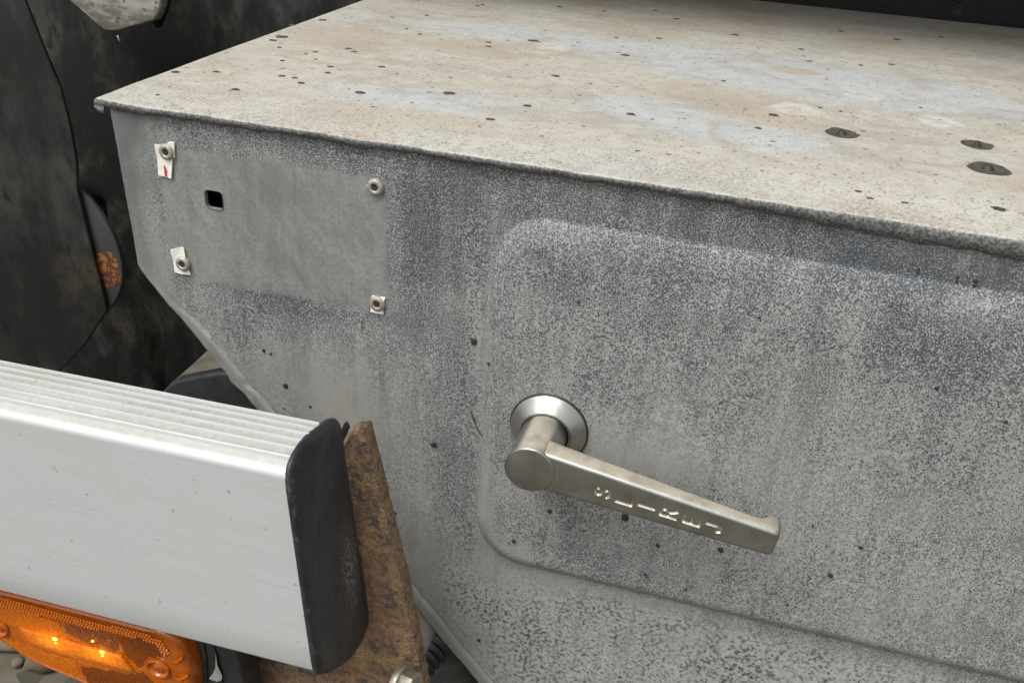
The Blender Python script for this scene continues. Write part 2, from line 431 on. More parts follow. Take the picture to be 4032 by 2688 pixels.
def mat_mudguard(name, base=0.018, tint=0.06):
    t = NT(name)
    n1 = t.noise(0.012, 4, 0.68, stretch=(1, 1, 0.6)); n2 = t.noise(0.05, 3, 0.7, stretch=(1, 1, 0.45), off=(40, 2, 3))
    mixn = t.math('ADD', t.math('MULTIPLY', n1, 0.75), t.math('MULTIPLY', n2, 0.25))
    col = t.mix(t.ramp(mixn, 0.44, 0.68), (base, base * 1.02, base), (tint * 0.60, tint * 0.66, tint * 0.58))
    br_ = t.math('ADD', t.math('MULTIPLY', t.noise(0.011, 4, 0.66, off=(90, 7, 5)), 0.8), t.math('MULTIPLY', n2, 0.2))
    col = t.mix(t.ramp(br_, 0.50, 0.70, 0, 0.75), col, (tint * 0.85, tint * 0.74, tint * 0.52))
    col = t.mix(t.ramp(n2, 0.58, 0.72, 0, 0.8), col, (base * 0.5, base * 0.5, base * 0.5))
    t.bump(n2, 0.3, 0.002)
    return t.out(col, 0.62, 0.0, 0.25)

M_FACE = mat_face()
M_TOP = mat_top()
M_HANDLE = mat_handle()
M_CHROME = mat_simple('bright_turned_steel', (0.46, 0.455, 0.43), 0.36, 0.95, 0.5, 0.08, 0.12)
M_RAIL = mat_rail()
M_RUST = mat_rust()
M_CAP = mat_cap()
M_PAPER = mat_simple('label_paper', (0.80, 0.77, 0.69), 0.75, 0, 0.3, 0.06, 0.3)
M_RED = mat_simple('red_print', (0.58, 0.03, 0.06), 0.6, 0, 0.3, 0.05, 0.3)
M_RIVET = mat_simple('dull_rivet', (0.40, 0.365, 0.31), 0.5, 0.45, 0.5, 0.18, 0.5, 0.2, 1.2)
M_HOLE = mat_simple('rivet_bore', (0.03, 0.026, 0.022), 0.8)
M_TAR = mat_simple('tar', (0.032, 0.030, 0.028), 0.55, 0, 0.4, 0.2, 0.5)
M_MUD = mat_simple('oily_mud', (0.085, 0.078, 0.062), 0.6, 0, 0.4, 0.35, 0.35, 0.5, 0.7)
M_STUD = mat_simple('dark_stud', (0.040, 0.037, 0.032), 0.6, 0.0, 0.4, 0.3, 0.4, 0.4, 0.8)
M_BLACK = mat_simple('black_paint', (0.012, 0.013, 0.013), 0.45, 0, 0.4, 0.25, 0.05)
M_DARKPL = mat_simple('dark_plastic', (0.024, 0.026, 0.028), 0.5, 0, 0.45, 0.3, 0.08, 0.1)
M_ZINC = mat_simple('zinc_bolt', (0.33, 0.31, 0.25), 0.42, 0.7, 0.5, 0.15, 0.3, 0.1, 1.0)
M_GREYSHEET = mat_simple('pale_grey_sheet', (0.33, 0.33, 0.30), 0.6, 0.1, 0.4, 0.15, 0.08, 0.15)
M_EDGE = mat_simple('galvanised_steel', (0.27, 0.27, 0.265), 0.55, 0.15, 0.45, 0.35, 0.4, 0.3, 0.8)

# ------------------------------------------------------------------ ground
def build_ground():
    t = NT('gravel_ground')
    v = t.voronoi(0.04)
    s = t.n.new('ShaderNodeSeparateColor'); t.l.new(v.outputs['Color'], s.inputs[0])
    c = t.mix(s.outputs[0], (0.07, 0.062, 0.045), (0.19, 0.17, 0.135))
    c = t.mix(t.ramp(t.noise(0.01, 3), 0.4, 0.65, 0, 0.6), c, (0.09, 0.078, 0.05))
    m = t.out(c, 0.9, 0, 0.3)
    n = 60; xs = np.linspace(-40, 40, n); V = []
    for y in xs:
        for x in xs: V.append((x, y, -0.62 + 0.004 * nz(x * 3, y * 3)))
    g = obj('ground', V, grid_faces(n, n), m); g['kind'] = 'structure'
    # loose stones where the ground shows under the lamp
    V, Fc = [], []
    bm = bmesh.new(); bmesh.ops.create_icosphere(bm, subdivisions=2, radius=1.0)
    bv = [v.co.copy() for v in bm.verts]; bf = [[q.index for q in f.verts] for f in bm.faces]; bm.free()
    for k in range(900):
        r = random.uniform(0.006, 0.026); x = random.uniform(-0.95, 0.25); y = random.uniform(-0.55, 0.75)
        q = Vector((random.random() * 50, random.random() * 50, random.random() * 50)); b = len(V)
        rot = Matrix.Rotation(random.uniform(0, 6.28), 3, 'Z') @ Matrix.Rotation(random.uniform(-.4, .4), 3, 'X')
        sc = Vector((random.uniform(.8, 1.4), random.uniform(.7, 1.1), random.uniform(.45, .8)))
        for p in bv:
            d = p * (1 + 0.32 * noise.noise(p * 1.4 + q))
            w = rot @ Vector((d.x * sc.x, d.y * sc.y, d.z * sc.z)) * r
            V.append((x + w.x, y + w.y, -0.617 + r * 0.25 + w.z))
        Fc += [[b + i for i in f] for f in bf]
    ms = mat_simple('stone', (0.13, 0.105, 0.07), 0.9, 0, 0.3, 0.45, 0.012, 0.6, 0.3)
    s = obj('gravel', V, Fc, ms); tag(s, 'loose brown stones lying on the ground below the amber lamp', 'gravel', kind='stuff')
build_ground()

# ------------------------------------------------------------------ tool box
ZT = 0.1115                     # height of the top sheet
YB = 0.656                      # depth of the box
XR = 0.46                       # right end (outside the picture)
ZB = -0.36
box = empty('tool_box', (0.05, 0.30, ZB), 'grey galvanised steel tool box with dusty spotted top and lever handle', 'tool box')

edge_px = [(416, 405), (450, 574), (478, 727), (517, 938), (536, 1043), (565, 1091), (651, 1196), (708, 1254), (794, 1359),
           (817, 1386), (887, 1470), (901, 1498), (950, 1540), (981, 1579), (1013, 1617), (1590, 2334), (1634, 2384), (1738, 2518), (1821, 2610), (1883, 2688), (2052, 2900)]
EP = np.array([onY(*p)[[0, 2]] for p in edge_px]) * 1000
EZ, EX = EP[::-1, 1], EP[::-1, 0]
def xb(z):                      # left outline of the face, mm
    x = np.interp(z, EZ, EX)
    return x
def rr_sdf(x, z, x0, x1, z0, z1, r):
    cx, cz = (x0 + x1) / 2, (z0 + z1) / 2
    qx = np.abs(x - cx) - (x1 - x0) / 2 + r; qz = np.abs(z - cz) - (z1 - z0) / 2 + r
    return np.minimum(np.maximum(qx, qz), 0) + np.hypot(np.maximum(qx, 0), np.maximum(qz, 0)) - r
def face_h(x, z):
    """height of the pressed face in mm, towards the viewer"""
    sdv = rr_sdf(x, z, -15, 620, -166, 79, 33)
    tq = np.clip((0.6 - sdv) / (12.0 + 6.0 * sstep(20, 75, z)), 0, 1)               # sharp outer crease, easing into the flat
    h = 6.6 * (1 - (1 - tq) ** 2.2) + 0.5 * sstep(-15, -40, sdv)
    h = h + 1.0 * sstep(0.8, -1.8, sdv) * (0.35 + 0.65 * sstep(-60, -150, z))          # crisper fold along the bottom
    h = h * (1 - 0.38 * sstep(35, 85, z))
    db = (x - xb(z)) * np.where(z > 0, 1.0, 0.79)
    diag = sstep(-5, -40, z)
    w = 4.0 + 6.5 * diag
    h = h + (0.5 + 1.1 * diag) * sstep(w + 2.0, w - 2.5, db)
    h = h - 0.9 * diag * sstep(-50, -62, z) * np.exp(-((db - w - 1.2) / 0.8) ** 2)
    h = h + 0.45 * (vn(x, z, 0.3, 61, 2) - .5) * sstep(w + 3, w * 0.5, db)
    h = h - 3.2 * np.clip(1 - db / 3.2, 0, 1) ** 2
    h = h + 1.1 * np.exp(-((x + 52 + 0.02 * z) / 7.0) ** 2) * sstep(0, -40, z) * sstep(-240, -170, z)
    h = h - 0.7 * np.exp(-((x + 24) / 6.0) ** 2) * sstep(90, 60, z) * sstep(-180, -140, z)
    return h
def face_y(x, z):               # m -> m
    return -float(face_h(np.array(x * 1000.0), np.array(z * 1000.0))) / 1000.0

LIP_PX = [(419, 395), (598, 423), (812, 455), (1038, 488), (1288, 520), (1419, 550), (1645, 583), (1900, 613), (2201, 667), (2582, 722), (3106, 801), (3581, 878), (4032, 952)]
LIPX = [onY(*p, -0.0048)[0] * 1000 for p in LIP_PX]; LIPZ = [onY(*p, -0.0048)[2] * 1000 for p in LIP_PX]   # line of the front edge
_c = np.polyfit(LIPX, LIPZ, 2); LIPX = list(np.linspace(-262, 470, 40)); LIPZ = [float(0.85 * np.polyval(_c, min(x, 300)) + 0.15 * 109.4) for x in LIPX]
def build_face():
    zs = np.concatenate([np.arange(107.2, -185, -1.15), np.arange(-185, -360, -1.6)])
    s1 = np.array([0, .6, 1.2, 1.9, 2.7, 3.6])
    NC = 560
    u = np.linspace(0, 1, NC)
    hp = [onY(*q) * 1000 for q in ((842, 787), (842, 751), (842, 823), (807, 787), (876, 790))]
    hcx, hcz = hp[0][0], hp[0][2]; hw = (hp[4][0] - hp[3][0]) / 2; hh = (hp[1][2] - hp[2][2]) / 2
    V = np.zeros((len(zs), NC + len(s1), 3))
    for i, z in enumerate(zs):
        jit = 0.5 * nz(z * 0.09, 3.1) + 0.5 * nz(z * 0.35, 8.1) + 0.35 * nz(z * 0.9, 5.1)
        b = float(xb(z)) + jit
        # denser columns on the left (small pieces), coarser to the right
        x = np.concatenate([b + s1, b + 4.4 + (XR * 1000 - b - 4.4) * (0.72 * u + 0.28 * u ** 2)])
        V[i, :, 0] = x; V[i, :, 2] = z
    X, Z = V[..., 0], V[..., 2]
    # snap the columns round the small square hole to its outline
    sdh = rr_sdf(X, Z, hcx - hw, hcx + hw, hcz - hh, hcz + hh, 2.4)
    e = 0.3
    gx = (rr_sdf(X + e, Z, hcx - hw, hcx + hw, hcz - hh, hcz + hh, 2.4) - sdh) / e
    gz = (rr_sdf(X, Z + e, hcx - hw, hcx + hw, hcz - hh, hcz + hh, 2.4) - sdh) / e
    near = np.abs(sdh) < 0.62
    V[..., 0] = np.where(near, X - sdh * gx, X); V[..., 2] = np.where(near, Z - sdh * gz, Z)
    X, Z = V[..., 0], V[..., 2]
    V[..., 2] = np.minimum(V[..., 2], np.interp(X, LIPX, LIPZ) - 2.2); Z = V[..., 2]        # tucked under the lip
    H = face_h(X, Z)
    und = 1.4 * (vn(X, Z, 0.018, 31, 2) - .5) + 0.35 * (vn(X, Z, 0.07, 32, 2) - .5)
    H = H + und
    V[..., 1] = -H
    nr, nc = V.shape[:2]
    inside = (sdh < 0.62).ravel()
    faces = [f for f in grid_faces(nr, nc) if not (inside[f[0]] and inside[f[1]] and inside[f[2]] and inside[f[3]])]
    VV = V.reshape(-1, 3) / 1000
    o = obj('front_panel', VV, faces, M_FACE, box)
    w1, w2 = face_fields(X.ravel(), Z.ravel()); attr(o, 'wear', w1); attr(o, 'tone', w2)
    # thickness of the sheet inside the hole
    ring = []
    for a in np.linspace(0, 2 * math.pi, 48, endpoint=False):
        c, s = math.cos(a), math.sin(a)
        k = (abs(c) ** 5 + abs(s) ** 5) ** (-1 / 5)
        ring.append((hcx + hw * k * c, hcz + hh * k * s))
    y0 = -face_h(np.array(hcx), np.array(hcz))
    P = [(x / 1000, (y0 - 0.25) / 1000, z / 1000) for x, z in ring] + [(x / 1000, (y0 + 3.2) / 1000, z / 1000) for x, z in ring]
    obj('hole_rim', P, grid_faces(2, 48, True), M_EDGE, box)
    # side and sloping underside, back, right end
    zz = np.concatenate([np.linspace(106, -5, 30), np.linspace(-8, -358, 60)])
    V2, n = [], len(zz)
    for y in (0.0029, 0.02, YB):
        for z in zz: V2.append(((float(xb(z)) + 0.6) / 1000, y, z / 1000))
    obj('side_panel', V2, grid_faces(3, n), M_EDGE, box)
    xl = float(xb(-358)) / 1000
    v, f = prism([(-0.25, YB - .004, 0.1), (XR, YB - .004, 0.1), (XR, YB - .004, -0.358), (xl, YB - .004, -0.358), (-0.25, YB - .004, 0.0)],
                 [(-0.25, YB, 0.1), (XR, YB, 0.1), (XR, YB, -0.358), (xl, YB, -0.358), (-0.25, YB, 0.0)])
    obj('back_panel', v, f, M_EDGE, box, smooth=False)
    v, f = prism([(XR - .002, -0.004, 0.1), (XR - .002, YB, 0.1), (XR - .002, YB, -0.358), (XR - .002, -0.004, -0.358)],
                 [(XR + .001, -0.004, 0.1), (XR + .001, YB, 0.1), (XR + .001, YB, -0.358), (XR + .001, -0.004, -0.358)])
    obj('end_panel', v, f, M_EDGE, box, smooth=False)
    v, f = prism([(xl, 0, -0.36), (XR, 0, -0.36), (XR, YB, -0.36), (xl, YB, -0.36)], [(xl, 0, -0.357), (XR, 0, -0.357), (XR, YB, -0.357), (xl, YB, -0.357)])
    obj('floor_panel', v, f, M_EDGE, box, smooth=False)
build_face()

STUDS = [(3316, 524, 10.0), (3850, 571, 9.0), (3893, 664, 11.0)]
STUD_C = [onZ(px, py, ZT) * 1000 for px, py, r in STUDS]
def top_z(x, y):
    """height of the top sheet in mm above ZT, x and y in mm"""
    z = 1.6 * (vn(x, y, 0.006, 41, 2) - .5) + 0.4 * (vn(x, y, 0.03, 42, 2) - .5)
    for c, (px, py, r) in zip(STUD_C, STUDS):
        d = np.hypot(x - c[0], y - c[1])
        z = z - 1.5 * (1 - sstep(r * 0.35, r * 1.25, d))
    return z
def build_top():
    xs = np.concatenate([np.arange(-261, -250, 1.0), np.arange(-250, 300, 1.7), np.arange(300, XR * 1000 + 4, 6)])
    ys = np.concatenate([np.arange(YB * 1000, 200, -4), np.arange(200, 100, -2.2), np.arange(100, 4, -3), [3, 2, 1, 0.2]])
    V = []
    nose_n = 12
    for x in xs:
        col = []
        lipt = 5.8 + 5.2 * float(sstep(60, 235, x)) + 1.5 * nz(x * 0.05, 1.7) + 1.1 * nz(x * 0.16, 4.2) + 0.5 * nz(x * 0.5, 6.2)  # thickness of the edge
        over = 5.0 + 0.9 * nz(x * 0.03, 7.7) + 0.9 * nz(x * 0.14, 2.2) + 0.5 * nz(x * 0.5, 9.2) - 0.6 * float(sstep(60, 235, x))
        sag = float(np.interp(x, LIPX, LIPZ)) - ZT * 1000 + 0.3 * nz(x * 0.05, 3.3)
        tipr = float(sstep(-251, -261, x))                      # rounding of the corner
        zz_ = ZT * 1000 + top_z(np.full(len(ys), x), ys) + sag * (1.0 - sstep(0, 45, ys))
        col += [(x, y, z) for y, z in zip(ys, zz_)]
        zt = zz_[-1]
        rn = 1.3 + 1.9 * float(sstep(80, 260, x))                # small nose radius, then an undercut
        for k in range(6):
            a = math.pi / 2 * (1 - (k + 0.5) / 6)
            col.append((x, -(over - rn) - rn * math.cos(a) + 2.4 * tipr, zt - rn + rn * math.sin(a) + 0.25 * nz(x * 0.5, k * 0.9, 3)))
        for k in range(1, 7):
            q = k / 6.0
            col.append((x, -over + (over - 0.4) * q ** 2.2 + 0.5 * nz(x * 0.35, k * 0.7, 5) * (1 - q) + 2.4 * tipr * (1 - q), zt - rn - (lipt - rn) * q + 0.3 * nz(x * 0.4, k * 0.9, 8)))
        col.append((x, 2.5, zt - lipt - 0.6))
        V.append(col)
    V = np.array(V)                                            # columns x rows
    # rolled left edge
    first = V[0].copy(); wrap = []
    for dx, dz in ((4.5, -4.6), (0.8, -4.4), (-0.9, -3.4), (-1.6, -2.0), (-1.1, -0.7)):
        c = first.copy(); c[:, 0] += dx
        c[:, 2] = np.minimum(c[:, 2] + dz * 0.9, c[:, 2]); wrap.append(c)
    V = np.concatenate([np.array(wrap), V])
    n0, n1 = V.shape[:2]
    o = obj('top_panel', V.reshape(-1, 3) / 1000, grid_faces(n0, n1), M_TOP, box)
    W = V.reshape(-1, 3); attr(o, 'wear', top_fields(W[:, 0], W[:, 1]))
build_top()

def blob(c, nrm, rx, ry, h, seed, n=20, u=None):
    """flat irregular splat with real thickness: c centre, nrm normal, rx along u"""
    nrm = np.array(nrm, float); u = np.array(u if u is not None else (1, 0, 0), float); w = np.cross(nrm, u)
    V = []
    for s, hh in ((1.0, -0.1), (0.94, 0.55), (0.62, 1.0)):
        for k in range(n):
            a = 2 * math.pi * k / n
            j = 1 + 0.38 * nz(math.cos(a) * 1.3 + seed, math.sin(a) * 1.3, seed * 1.7) + 0.28 * nz(math.cos(a) * 3.7 + seed, math.sin(a) * 3.7, seed)
            V.append(np.array(c) + u * rx * s * j * math.cos(a) + w * ry * s * j * math.sin(a) + nrm * h * hh)
    V.append(np.array(c) + nrm * h * 1.0)
    Fc = grid_faces(3, n, True) + [(2 * n + k, 2 * n + (k + 1) % n, 3 * n) for k in range(n)]
    return V, Fc

# studs standing in oily dimples on the top
for (px, py, r), c in zip(STUDS, STUD_C):
    cx, cy = c[0], c[1]; zz = ZT * 1000
    V, n = [], 36
    rad = [0, .25, .5, .75, .95, 1.08]
    for q in rad:
        for k in range(n):
            a = 2 * math.pi * k / n
            j = 1 + 0.20 * nz(math.cos(a) * 1.2 + px, math.sin(a) * 1.2, 3) + 0.06 * nz(math.cos(a) * 4 + px, math.sin(a) * 4, 3)
            x, y = cx + q * r * j * math.cos(a), cy + q * r * j * 1.05 * math.sin(a)
            V.append((x / 1000, y / 1000, (zz + top_z(x, y) + (0.22 if q < 1.0 else 0.02)) / 1000))
    rec = obj('stud_recess', V, grid_faces(len(rad), n, True), M_MUD, box)
    V, Fc = [], []
    prof = [(0.40, 0.1), (0.38, 0.7), (0.27, 0.9), (0.26, 2.0), (0.20, 2.7), (0.10, 3.0), (0.02, 3.05)]
    n = 14
    for q, h in prof:
        for k in range(n):
            a = 2 * math.pi * k / n
            j = 1 + 0.22 * nz(math.cos(a) * 2 + px, math.sin(a) * 2 + h, 7)
            x, y = cx + 0.85 * q * r * j * math.cos(a), cy + 0.22 * r + 0.85 * q * r * j * math.sin(a)
            V.append((x / 1000, y / 1000, (zz + top_z(cx, cy) + h) / 1000))
    st = obj('stud', V, grid_faces(len(prof), n, True), M_STUD); st.parent = rec

# drops of tar and grime: on the face and on the top
V, Fc = [], []
for i, (px, py, r) in enumerate(((1125, 1520, 12), (1220, 1600, 6), (1708, 1750, 14), (2163, 2012, 10), (2461, 2035, 16), (2590, 2146, 9), (2838, 2164, 12),
        (3390, 2155, 9), (3270, 2265, 10), (2541, 2261, 7), (1865, 1345, 13), (3690, 1527, 8), (1925, 1432, 8), (3960, 1660, 6), (1038, 1380, 8), (1066, 1393, 6),
        (2022, 2130, 9), (2004, 2136, 4), (1556, 2018, 6), (2117, 2215, 5), (1885, 2520, 9), (3200, 2070, 5), (2276, 1190, 6), (1118, 1608, 4), (2700, 2320, 6), (2990, 1250, 5), (3100, 2380, 6), (3618, 1058, 4), (3614, 1072, 4), (3772, 1092, 5), (3768, 1108, 5), (3842, 1106, 6), (3838, 1124, 6))):
    p = onY(px, py, 0); yy = face_y(p[0], p[2]); p = onY(px, py, yy); yy = face_y(p[0], p[2]); p = onY(px, py, yy - 0.0006)
    v, f = blob(p, (0, -1, 0), r * 1.5e-4, r * 1.6e-4, 0.0005, i * 1.37)
    b = len(V); V += v; Fc += [[b + q for q in g] for g in f]
tag(obj('tar_drops', V, Fc, M_TAR, box), None, None, kind='stuff')
V, Fc = [], []
SP = [(1075, 160, 11), (1110, 146, 16), (850, 284, 9), (1100, 188, 7), (1110, 300, 9), (1160, 308, 9), (1185, 328, 9), (1150, 100, 9), (925, 354, 13), (1418, 366, 15), (1768, 368, 17), (1300, 264, 9), (1393, 205, 8), (1370, 193, 9), (1290, 288, 8),
      (2102, 162, 15), (2463, 219, 12), (2188, 300, 11), (2075, 418, 12), (1930, 471, 13), (1924, 168, 8), (1924, 185, 8), (1654, 136, 7), (2205, 28, 8), (1880, 25, 6), (1505, 265, 9), (2595, 152, 9), (2665, 76, 8),
      (2484, 450, 12), (692, 285, 12), (620, 375, 5), (1243, 235, 5), (2895, 138, 10), (3311, 124, 8), (3530, 156, 11), (3705, 147, 8), (3155, 195, 8), (3185, 242, 8), (3390, 258, 8), (3510, 255, 9), (3045, 454, 14), (2985, 506, 10),
      (3420, 781, 13), (3562, 798, 16), (3932, 823, 20), (3378, 755, 10), (1900, 20, 6), (2427, 150, 6), (2580, 42, 6), (1112, 240, 7), (1240, 205, 7), (1205, 214, 5), (1270, 80, 12), (1600, 115, 5), (2850, 320, 6), (3228, 425, 6), (3625, 425, 5), (3310, 440, 5), (1545, 70, 5), (1680, 62, 7), (2380, 45, 7)]
for i, (px, py, r) in enumerate(SP):
    p = onZ(px, py, ZT); z = ZT + float(top_z(p[0] * 1000, p[1] * 1000)) / 1000
    e = 1.0 - float(sstep(0, 45, p[1] * 1000)); z += e * (float(np.interp(p[0] * 1000, LIPX, LIPZ)) / 1000 - ZT)
    p = onZ(px, py, z)
    dist = np.dot(p - EYE, FWD)
    rx = r * dist / F * 1.5
    v, f = blob((p[0], p[1], z + 0.0001), (0, 0, 1), rx, rx * 0.85, 0.0004, i * 2.11 + 40)
    b = len(V); V += v; Fc += [[b + q for q in g] for g in f]
M_GRIME = mat_simple('grime_spot', (0.085, 0.072, 0.058), 0.75, 0, 0.3, 0.35, 0.2)
tag(obj('grime_spots', V, Fc, M_GRIME, box), None, None, kind='stuff')

# rivets with scraps of the torn label
def scrap(name, px_pts, lift, mat, thick=0.00035, extra=0.0):
    P = []
    for px, py in px_pts:
        p = onY(px, py, 0); yy = face_y(p[0], p[2]); P.append(onY(px, py, yy - lift))
    yk = min(p[1] for p in P)
    fr = [(p[0], p[1] - thick - 0.0007 * (i % 3 == 0) * extra, p[2]) for i, p in enumerate(P)]; bk = [(p[0], p[1], p[2]) for p in P]
    v, f = prism(fr, bk)
    return obj(name, v, f, mat, box, smooth=False)
def zpx(l, ox, oy, s): return [(ox + x / s, oy + y / s) for x, y in l]
Z2 = lambda l: zpx(l, 350, 350, 3.4846)
Z1 = lambda l: zpx(l, 350, 450, 1.7423)
scrap('label_scrap', Z2([(910, 760), (985, 765), (1040, 770), (1085, 745), (1110, 722), (1175, 732), (1182, 920), (1190, 935), (1150, 965), (1140, 1225), (1120, 1232), (1060, 1205), (965, 1180), (945, 990)]), 0.0006, M_PAPER, extra=1)
scrap('print_mark', Z2([(1030, 1045), (1052, 1085), (1066, 1130), (1060, 1160), (1078, 1195), (1044, 1196), (1040, 1120)]), 0.0014, M_RED, 0.0004)
scrap('label_scrap', Z1([(564, 926), (640, 908), (652, 912), (670, 990), (678, 1040), (700, 1100), (640, 1092), (590, 1082), (580, 1010)]), 0.0006, M_PAPER, extra=1)
scrap('label_scrap', Z1([(1908, 482), (1925, 468), (1950, 448), (1985, 455), (2005, 480), (2010, 510), (1995, 520), (1960, 500), (1925, 500), (1908, 490)]), 0.0006, M_PAPER, 0.0012)
scrap('label_scrap', Z1([(1945, 1240), (1975, 1248), (2036, 1254), (2028, 1275), (2018, 1310), (2022, 1370), (1985, 1362), (1930, 1352), (1938, 1315), (1935, 1265)]), 0.0006, M_PAPER, extra=1)
for px, py in ((652, 600), (1475, 739), (717, 1041), (1483, 1198)):
    p = onY(px, py, -0.0022)
    v, f = lathe_y(p[0], p[2], [(0.0050, 0.0012), (0.0050, -0.0010), (0.00485, -0.0019), (0.0042, -0.0026), (0.0030, -0.0029), (0.0023, -0.0027), (0.0019, -0.0020), (0.0018, 0.0005)], 40)
    rv = obj('rivet', v, f, M_RIVET, box)
    v, f = lathe_y(p[0], p[2], [(0.0021, -0.00225), (0.0001, -0.0021)], 24)
    h = obj('rivet_bore', v, f, M_HOLE); h.parent = rv

# ------------------------------------------------------------------ lever handle (part of the tool box)
YF = -0.0515                                       # front of the lever
HC = onY(2083, 1851, YF - 0.001); HX, HZ = HC[0], HC[2]
ESC = onY(2181, 1662, -0.010); 
ex, ez = HX + 0.0008, HZ
def seg_dist(P, a, b):
    ab = b - a; t = np.clip(((P - a) @ ab) / (ab @ ab), 0, 1)
    return np.linalg.norm(P - (a + t[..., None] * ab), axis=-1)
def strokes(ch):
    """letter strokes in a box 1 wide, 1 tall, centred"""
    if ch == 'S':
        a = [(0.36 * math.cos(q), 0.27 + 0.23 * math.sin(q)) for q in np.linspace(0.25, 4.5, 10)]
        b = [(-0.38 * math.cos(q) * 1.0, -0.25 - 0.25 * math.sin(q) * 1.0) for q in np.linspace(-1.55 + 3.14 * 0, 0.0, 1)]
        pts = [(0.36, 0.30), (0.24, 0.46), (0.0, 0.5), (-0.24, 0.44), (-0.36, 0.27), (-0.22, 0.09), (0.0, 0.0), (0.24, -0.10), (0.36, -0.27), (0.24, -0.44), (0.0, -0.5), (-0.24, -0.46), (-0.40, -0.30)]
        return [list(zip(pts[:-1], pts[1:]))][0]
    if ch == 'L': return [((-0.4, 0.5), (-0.4, -0.5)), ((-0.4, -0.5), (0.4, -0.5))]
    if ch == 'I': return [((0, 0.5), (0, -0.5))]
    if ch == 'R':
        pts = [(-0.4, 0.5), (0.05, 0.5), (0.28, 0.40), (0.33, 0.24), (0.26, 0.08), (0.02, 0.0), (-0.4, 0.0)]
        return [((-0.4, 0.5), (-0.4, -0.5))] + list(zip(pts[:-1], pts[1:])) + [((0.02, 0.0), (0.4, -0.5))]
    if ch == 'E': return [((-0.4, 0.5), (-0.4, -0.5)), ((-0.4, 0.5), (0.38, 0.5)), ((-0.4, 0.02), (0.28, 0.02)), ((-0.4, -0.5), (0.38, -0.5))]
    if ch == 'J':
        pts = [(0.22, 0.5), (0.22, -0.22), (0.12, -0.42), (-0.06, -0.5), (-0.28, -0.44), (-0.38, -0.26)]
        return list(zip(pts[:-1], pts[1:]))
def build_handle():
    At, Ab = onY(2154, 1789, YF), onY(2154, 1938, YF)
    Bt, Bb = onY(3076, 2102, YF), onY(3040, 2196, YF)
    c0 = np.array([HX, HZ]); tip = (Bt + Bb)[[0, 2]] / 2
    S = tip - c0; Ls = np.linalg.norm(S); S = S / Ls; T = np.array([-S[1], S[0]])        # T points up
    def st(p): q = np.array([p[0], p[2]]) - c0; return q @ S, q @ T
    sa, ta = st(At); sa2, ta2 = st(Ab); sb, tb = st(Bt); sb2, tb2 = st(Bb)
    up = lambda s: np.interp(s, [sa, sb], [ta, tb]); lo = lambda s: np.interp(s, [sa2, sb2], [ta2, tb2])
    ss = np.concatenate([np.linspace(0.006, 0.034, 30), np.arange(0.0344, Ls - 0.02, 0.00028), np.linspace(Ls - 0.0195, Ls, 40)])
    NF = 120
    # cross-section parameter: front (dense), top, back, bottom
    segs = []
    for ch, (px, py) in (('S', (2373, 1939)), ('L', (2458, 1968)), ('I', (2544, 1996)), ('R', (2633, 2021)), ('E', (2724, 2049)), ('J', (2810, 2076))):
        p = onY(px, py, YF); s0, t0 = st(p)
        for a, b in strokes(ch):
            f = lambda q: np.array([s0 - q[1] * 0.0088, t0 + q[0] * 0.0062])
            segs.append((f(a), f(b)))
    V = []
    R = 0.0024
    for s in ss:
        u, l = up(s), lo(s)
        e = np.clip((s - (Ls - 0.0035)) / 0.0035, 0, 1); k = math.sqrt(max(0.0, 1 - e * e)) * 0.5 + 0.5   # rounded tip
        m = (u + l) / 2; hw_ = (u - l) / 2 * (0.80 + 0.20 * math.sqrt(max(0, 1 - e * e)))
        u, l = m + hw_, m - hw_
        yf = YF + 0.0022 * (1 - math.sqrt(max(0, 1 - e * e)))
        th = np.interp(s, [0, 0.02, Ls - 0.016, Ls - 0.011, Ls - 0.005, Ls], [0.0155, 0.0140, 0.0088, 0.0098, 0.0150, 0.0140])
        yb = YF + th - 0.0022 * (1 - math.sqrt(max(0, 1 - e * e)))
        ring = []
        for q in np.linspace(0, 1, NF): ring.append([u - R + (l - u + 2 * R) * q, yf])
        for a in (20, 45, 70, 90): a = math.radians(a); ring.append([l + R - R * math.sin(a), yf + R - R * math.cos(a)])
        ring.append([l, yb - 0.002]); ring.append([l + 0.0007, yb - 0.0006]); ring.append([l + 0.002, yb]); ring.append([u - 0.002, yb]); ring.append([u - 0.0007, yb - 0.0006]); ring.append([u, yb - 0.002])
        for a in (90, 70, 45, 20): a = math.radians(a); ring.append([u - R + R * math.sin(a), yf + R - R * math.cos(a)])
        ring = np.array(ring)
        V.append(np.column_stack([np.full(len(ring), s), ring]))
    V = np.array(V)                                   # (s, t, y)
    fr = V[:, :NF, :2]
    d = np.full(fr.shape[:2], 9.0)
    for a, b in segs: d = np.minimum(d, seg_dist(fr, a, b))
    depth = 0.0011 * np.clip((0.00088 - d) / 0.00062, 0, 1)
    V[:, :NF, 2] += depth
    W = np.zeros_like(V)
    W[..., 0] = c0[0] + V[..., 0] * S[0] + V[..., 1] * T[0]; W[..., 2] = c0[1] + V[..., 0] * S[1] + V[..., 1] * T[1]; W[..., 1] = V[..., 2]
    n0, n1 = W.shape[:2]
    VV = list(W.reshape(-1, 3)); Fc = grid_faces(n0, n1, True)
    Fc.append(tuple((n0 - 1) * n1 + k for k in range(n1))); Fc.append(tuple(k for k in range(n1 - 1, -1, -1)))
    lever = obj('handle', VV, Fc, M_HANDLE, box, angle=60)
    gv = np.zeros((n0, n1)); gv[:, :NF] = np.clip(depth / 0.0008, 0, 1); attr(lever, 'groove', np.repeat(gv.reshape(-1, 1), 3, 1))
    # hub and shank, one casting with the lever
    y0 = YF - 0.0011
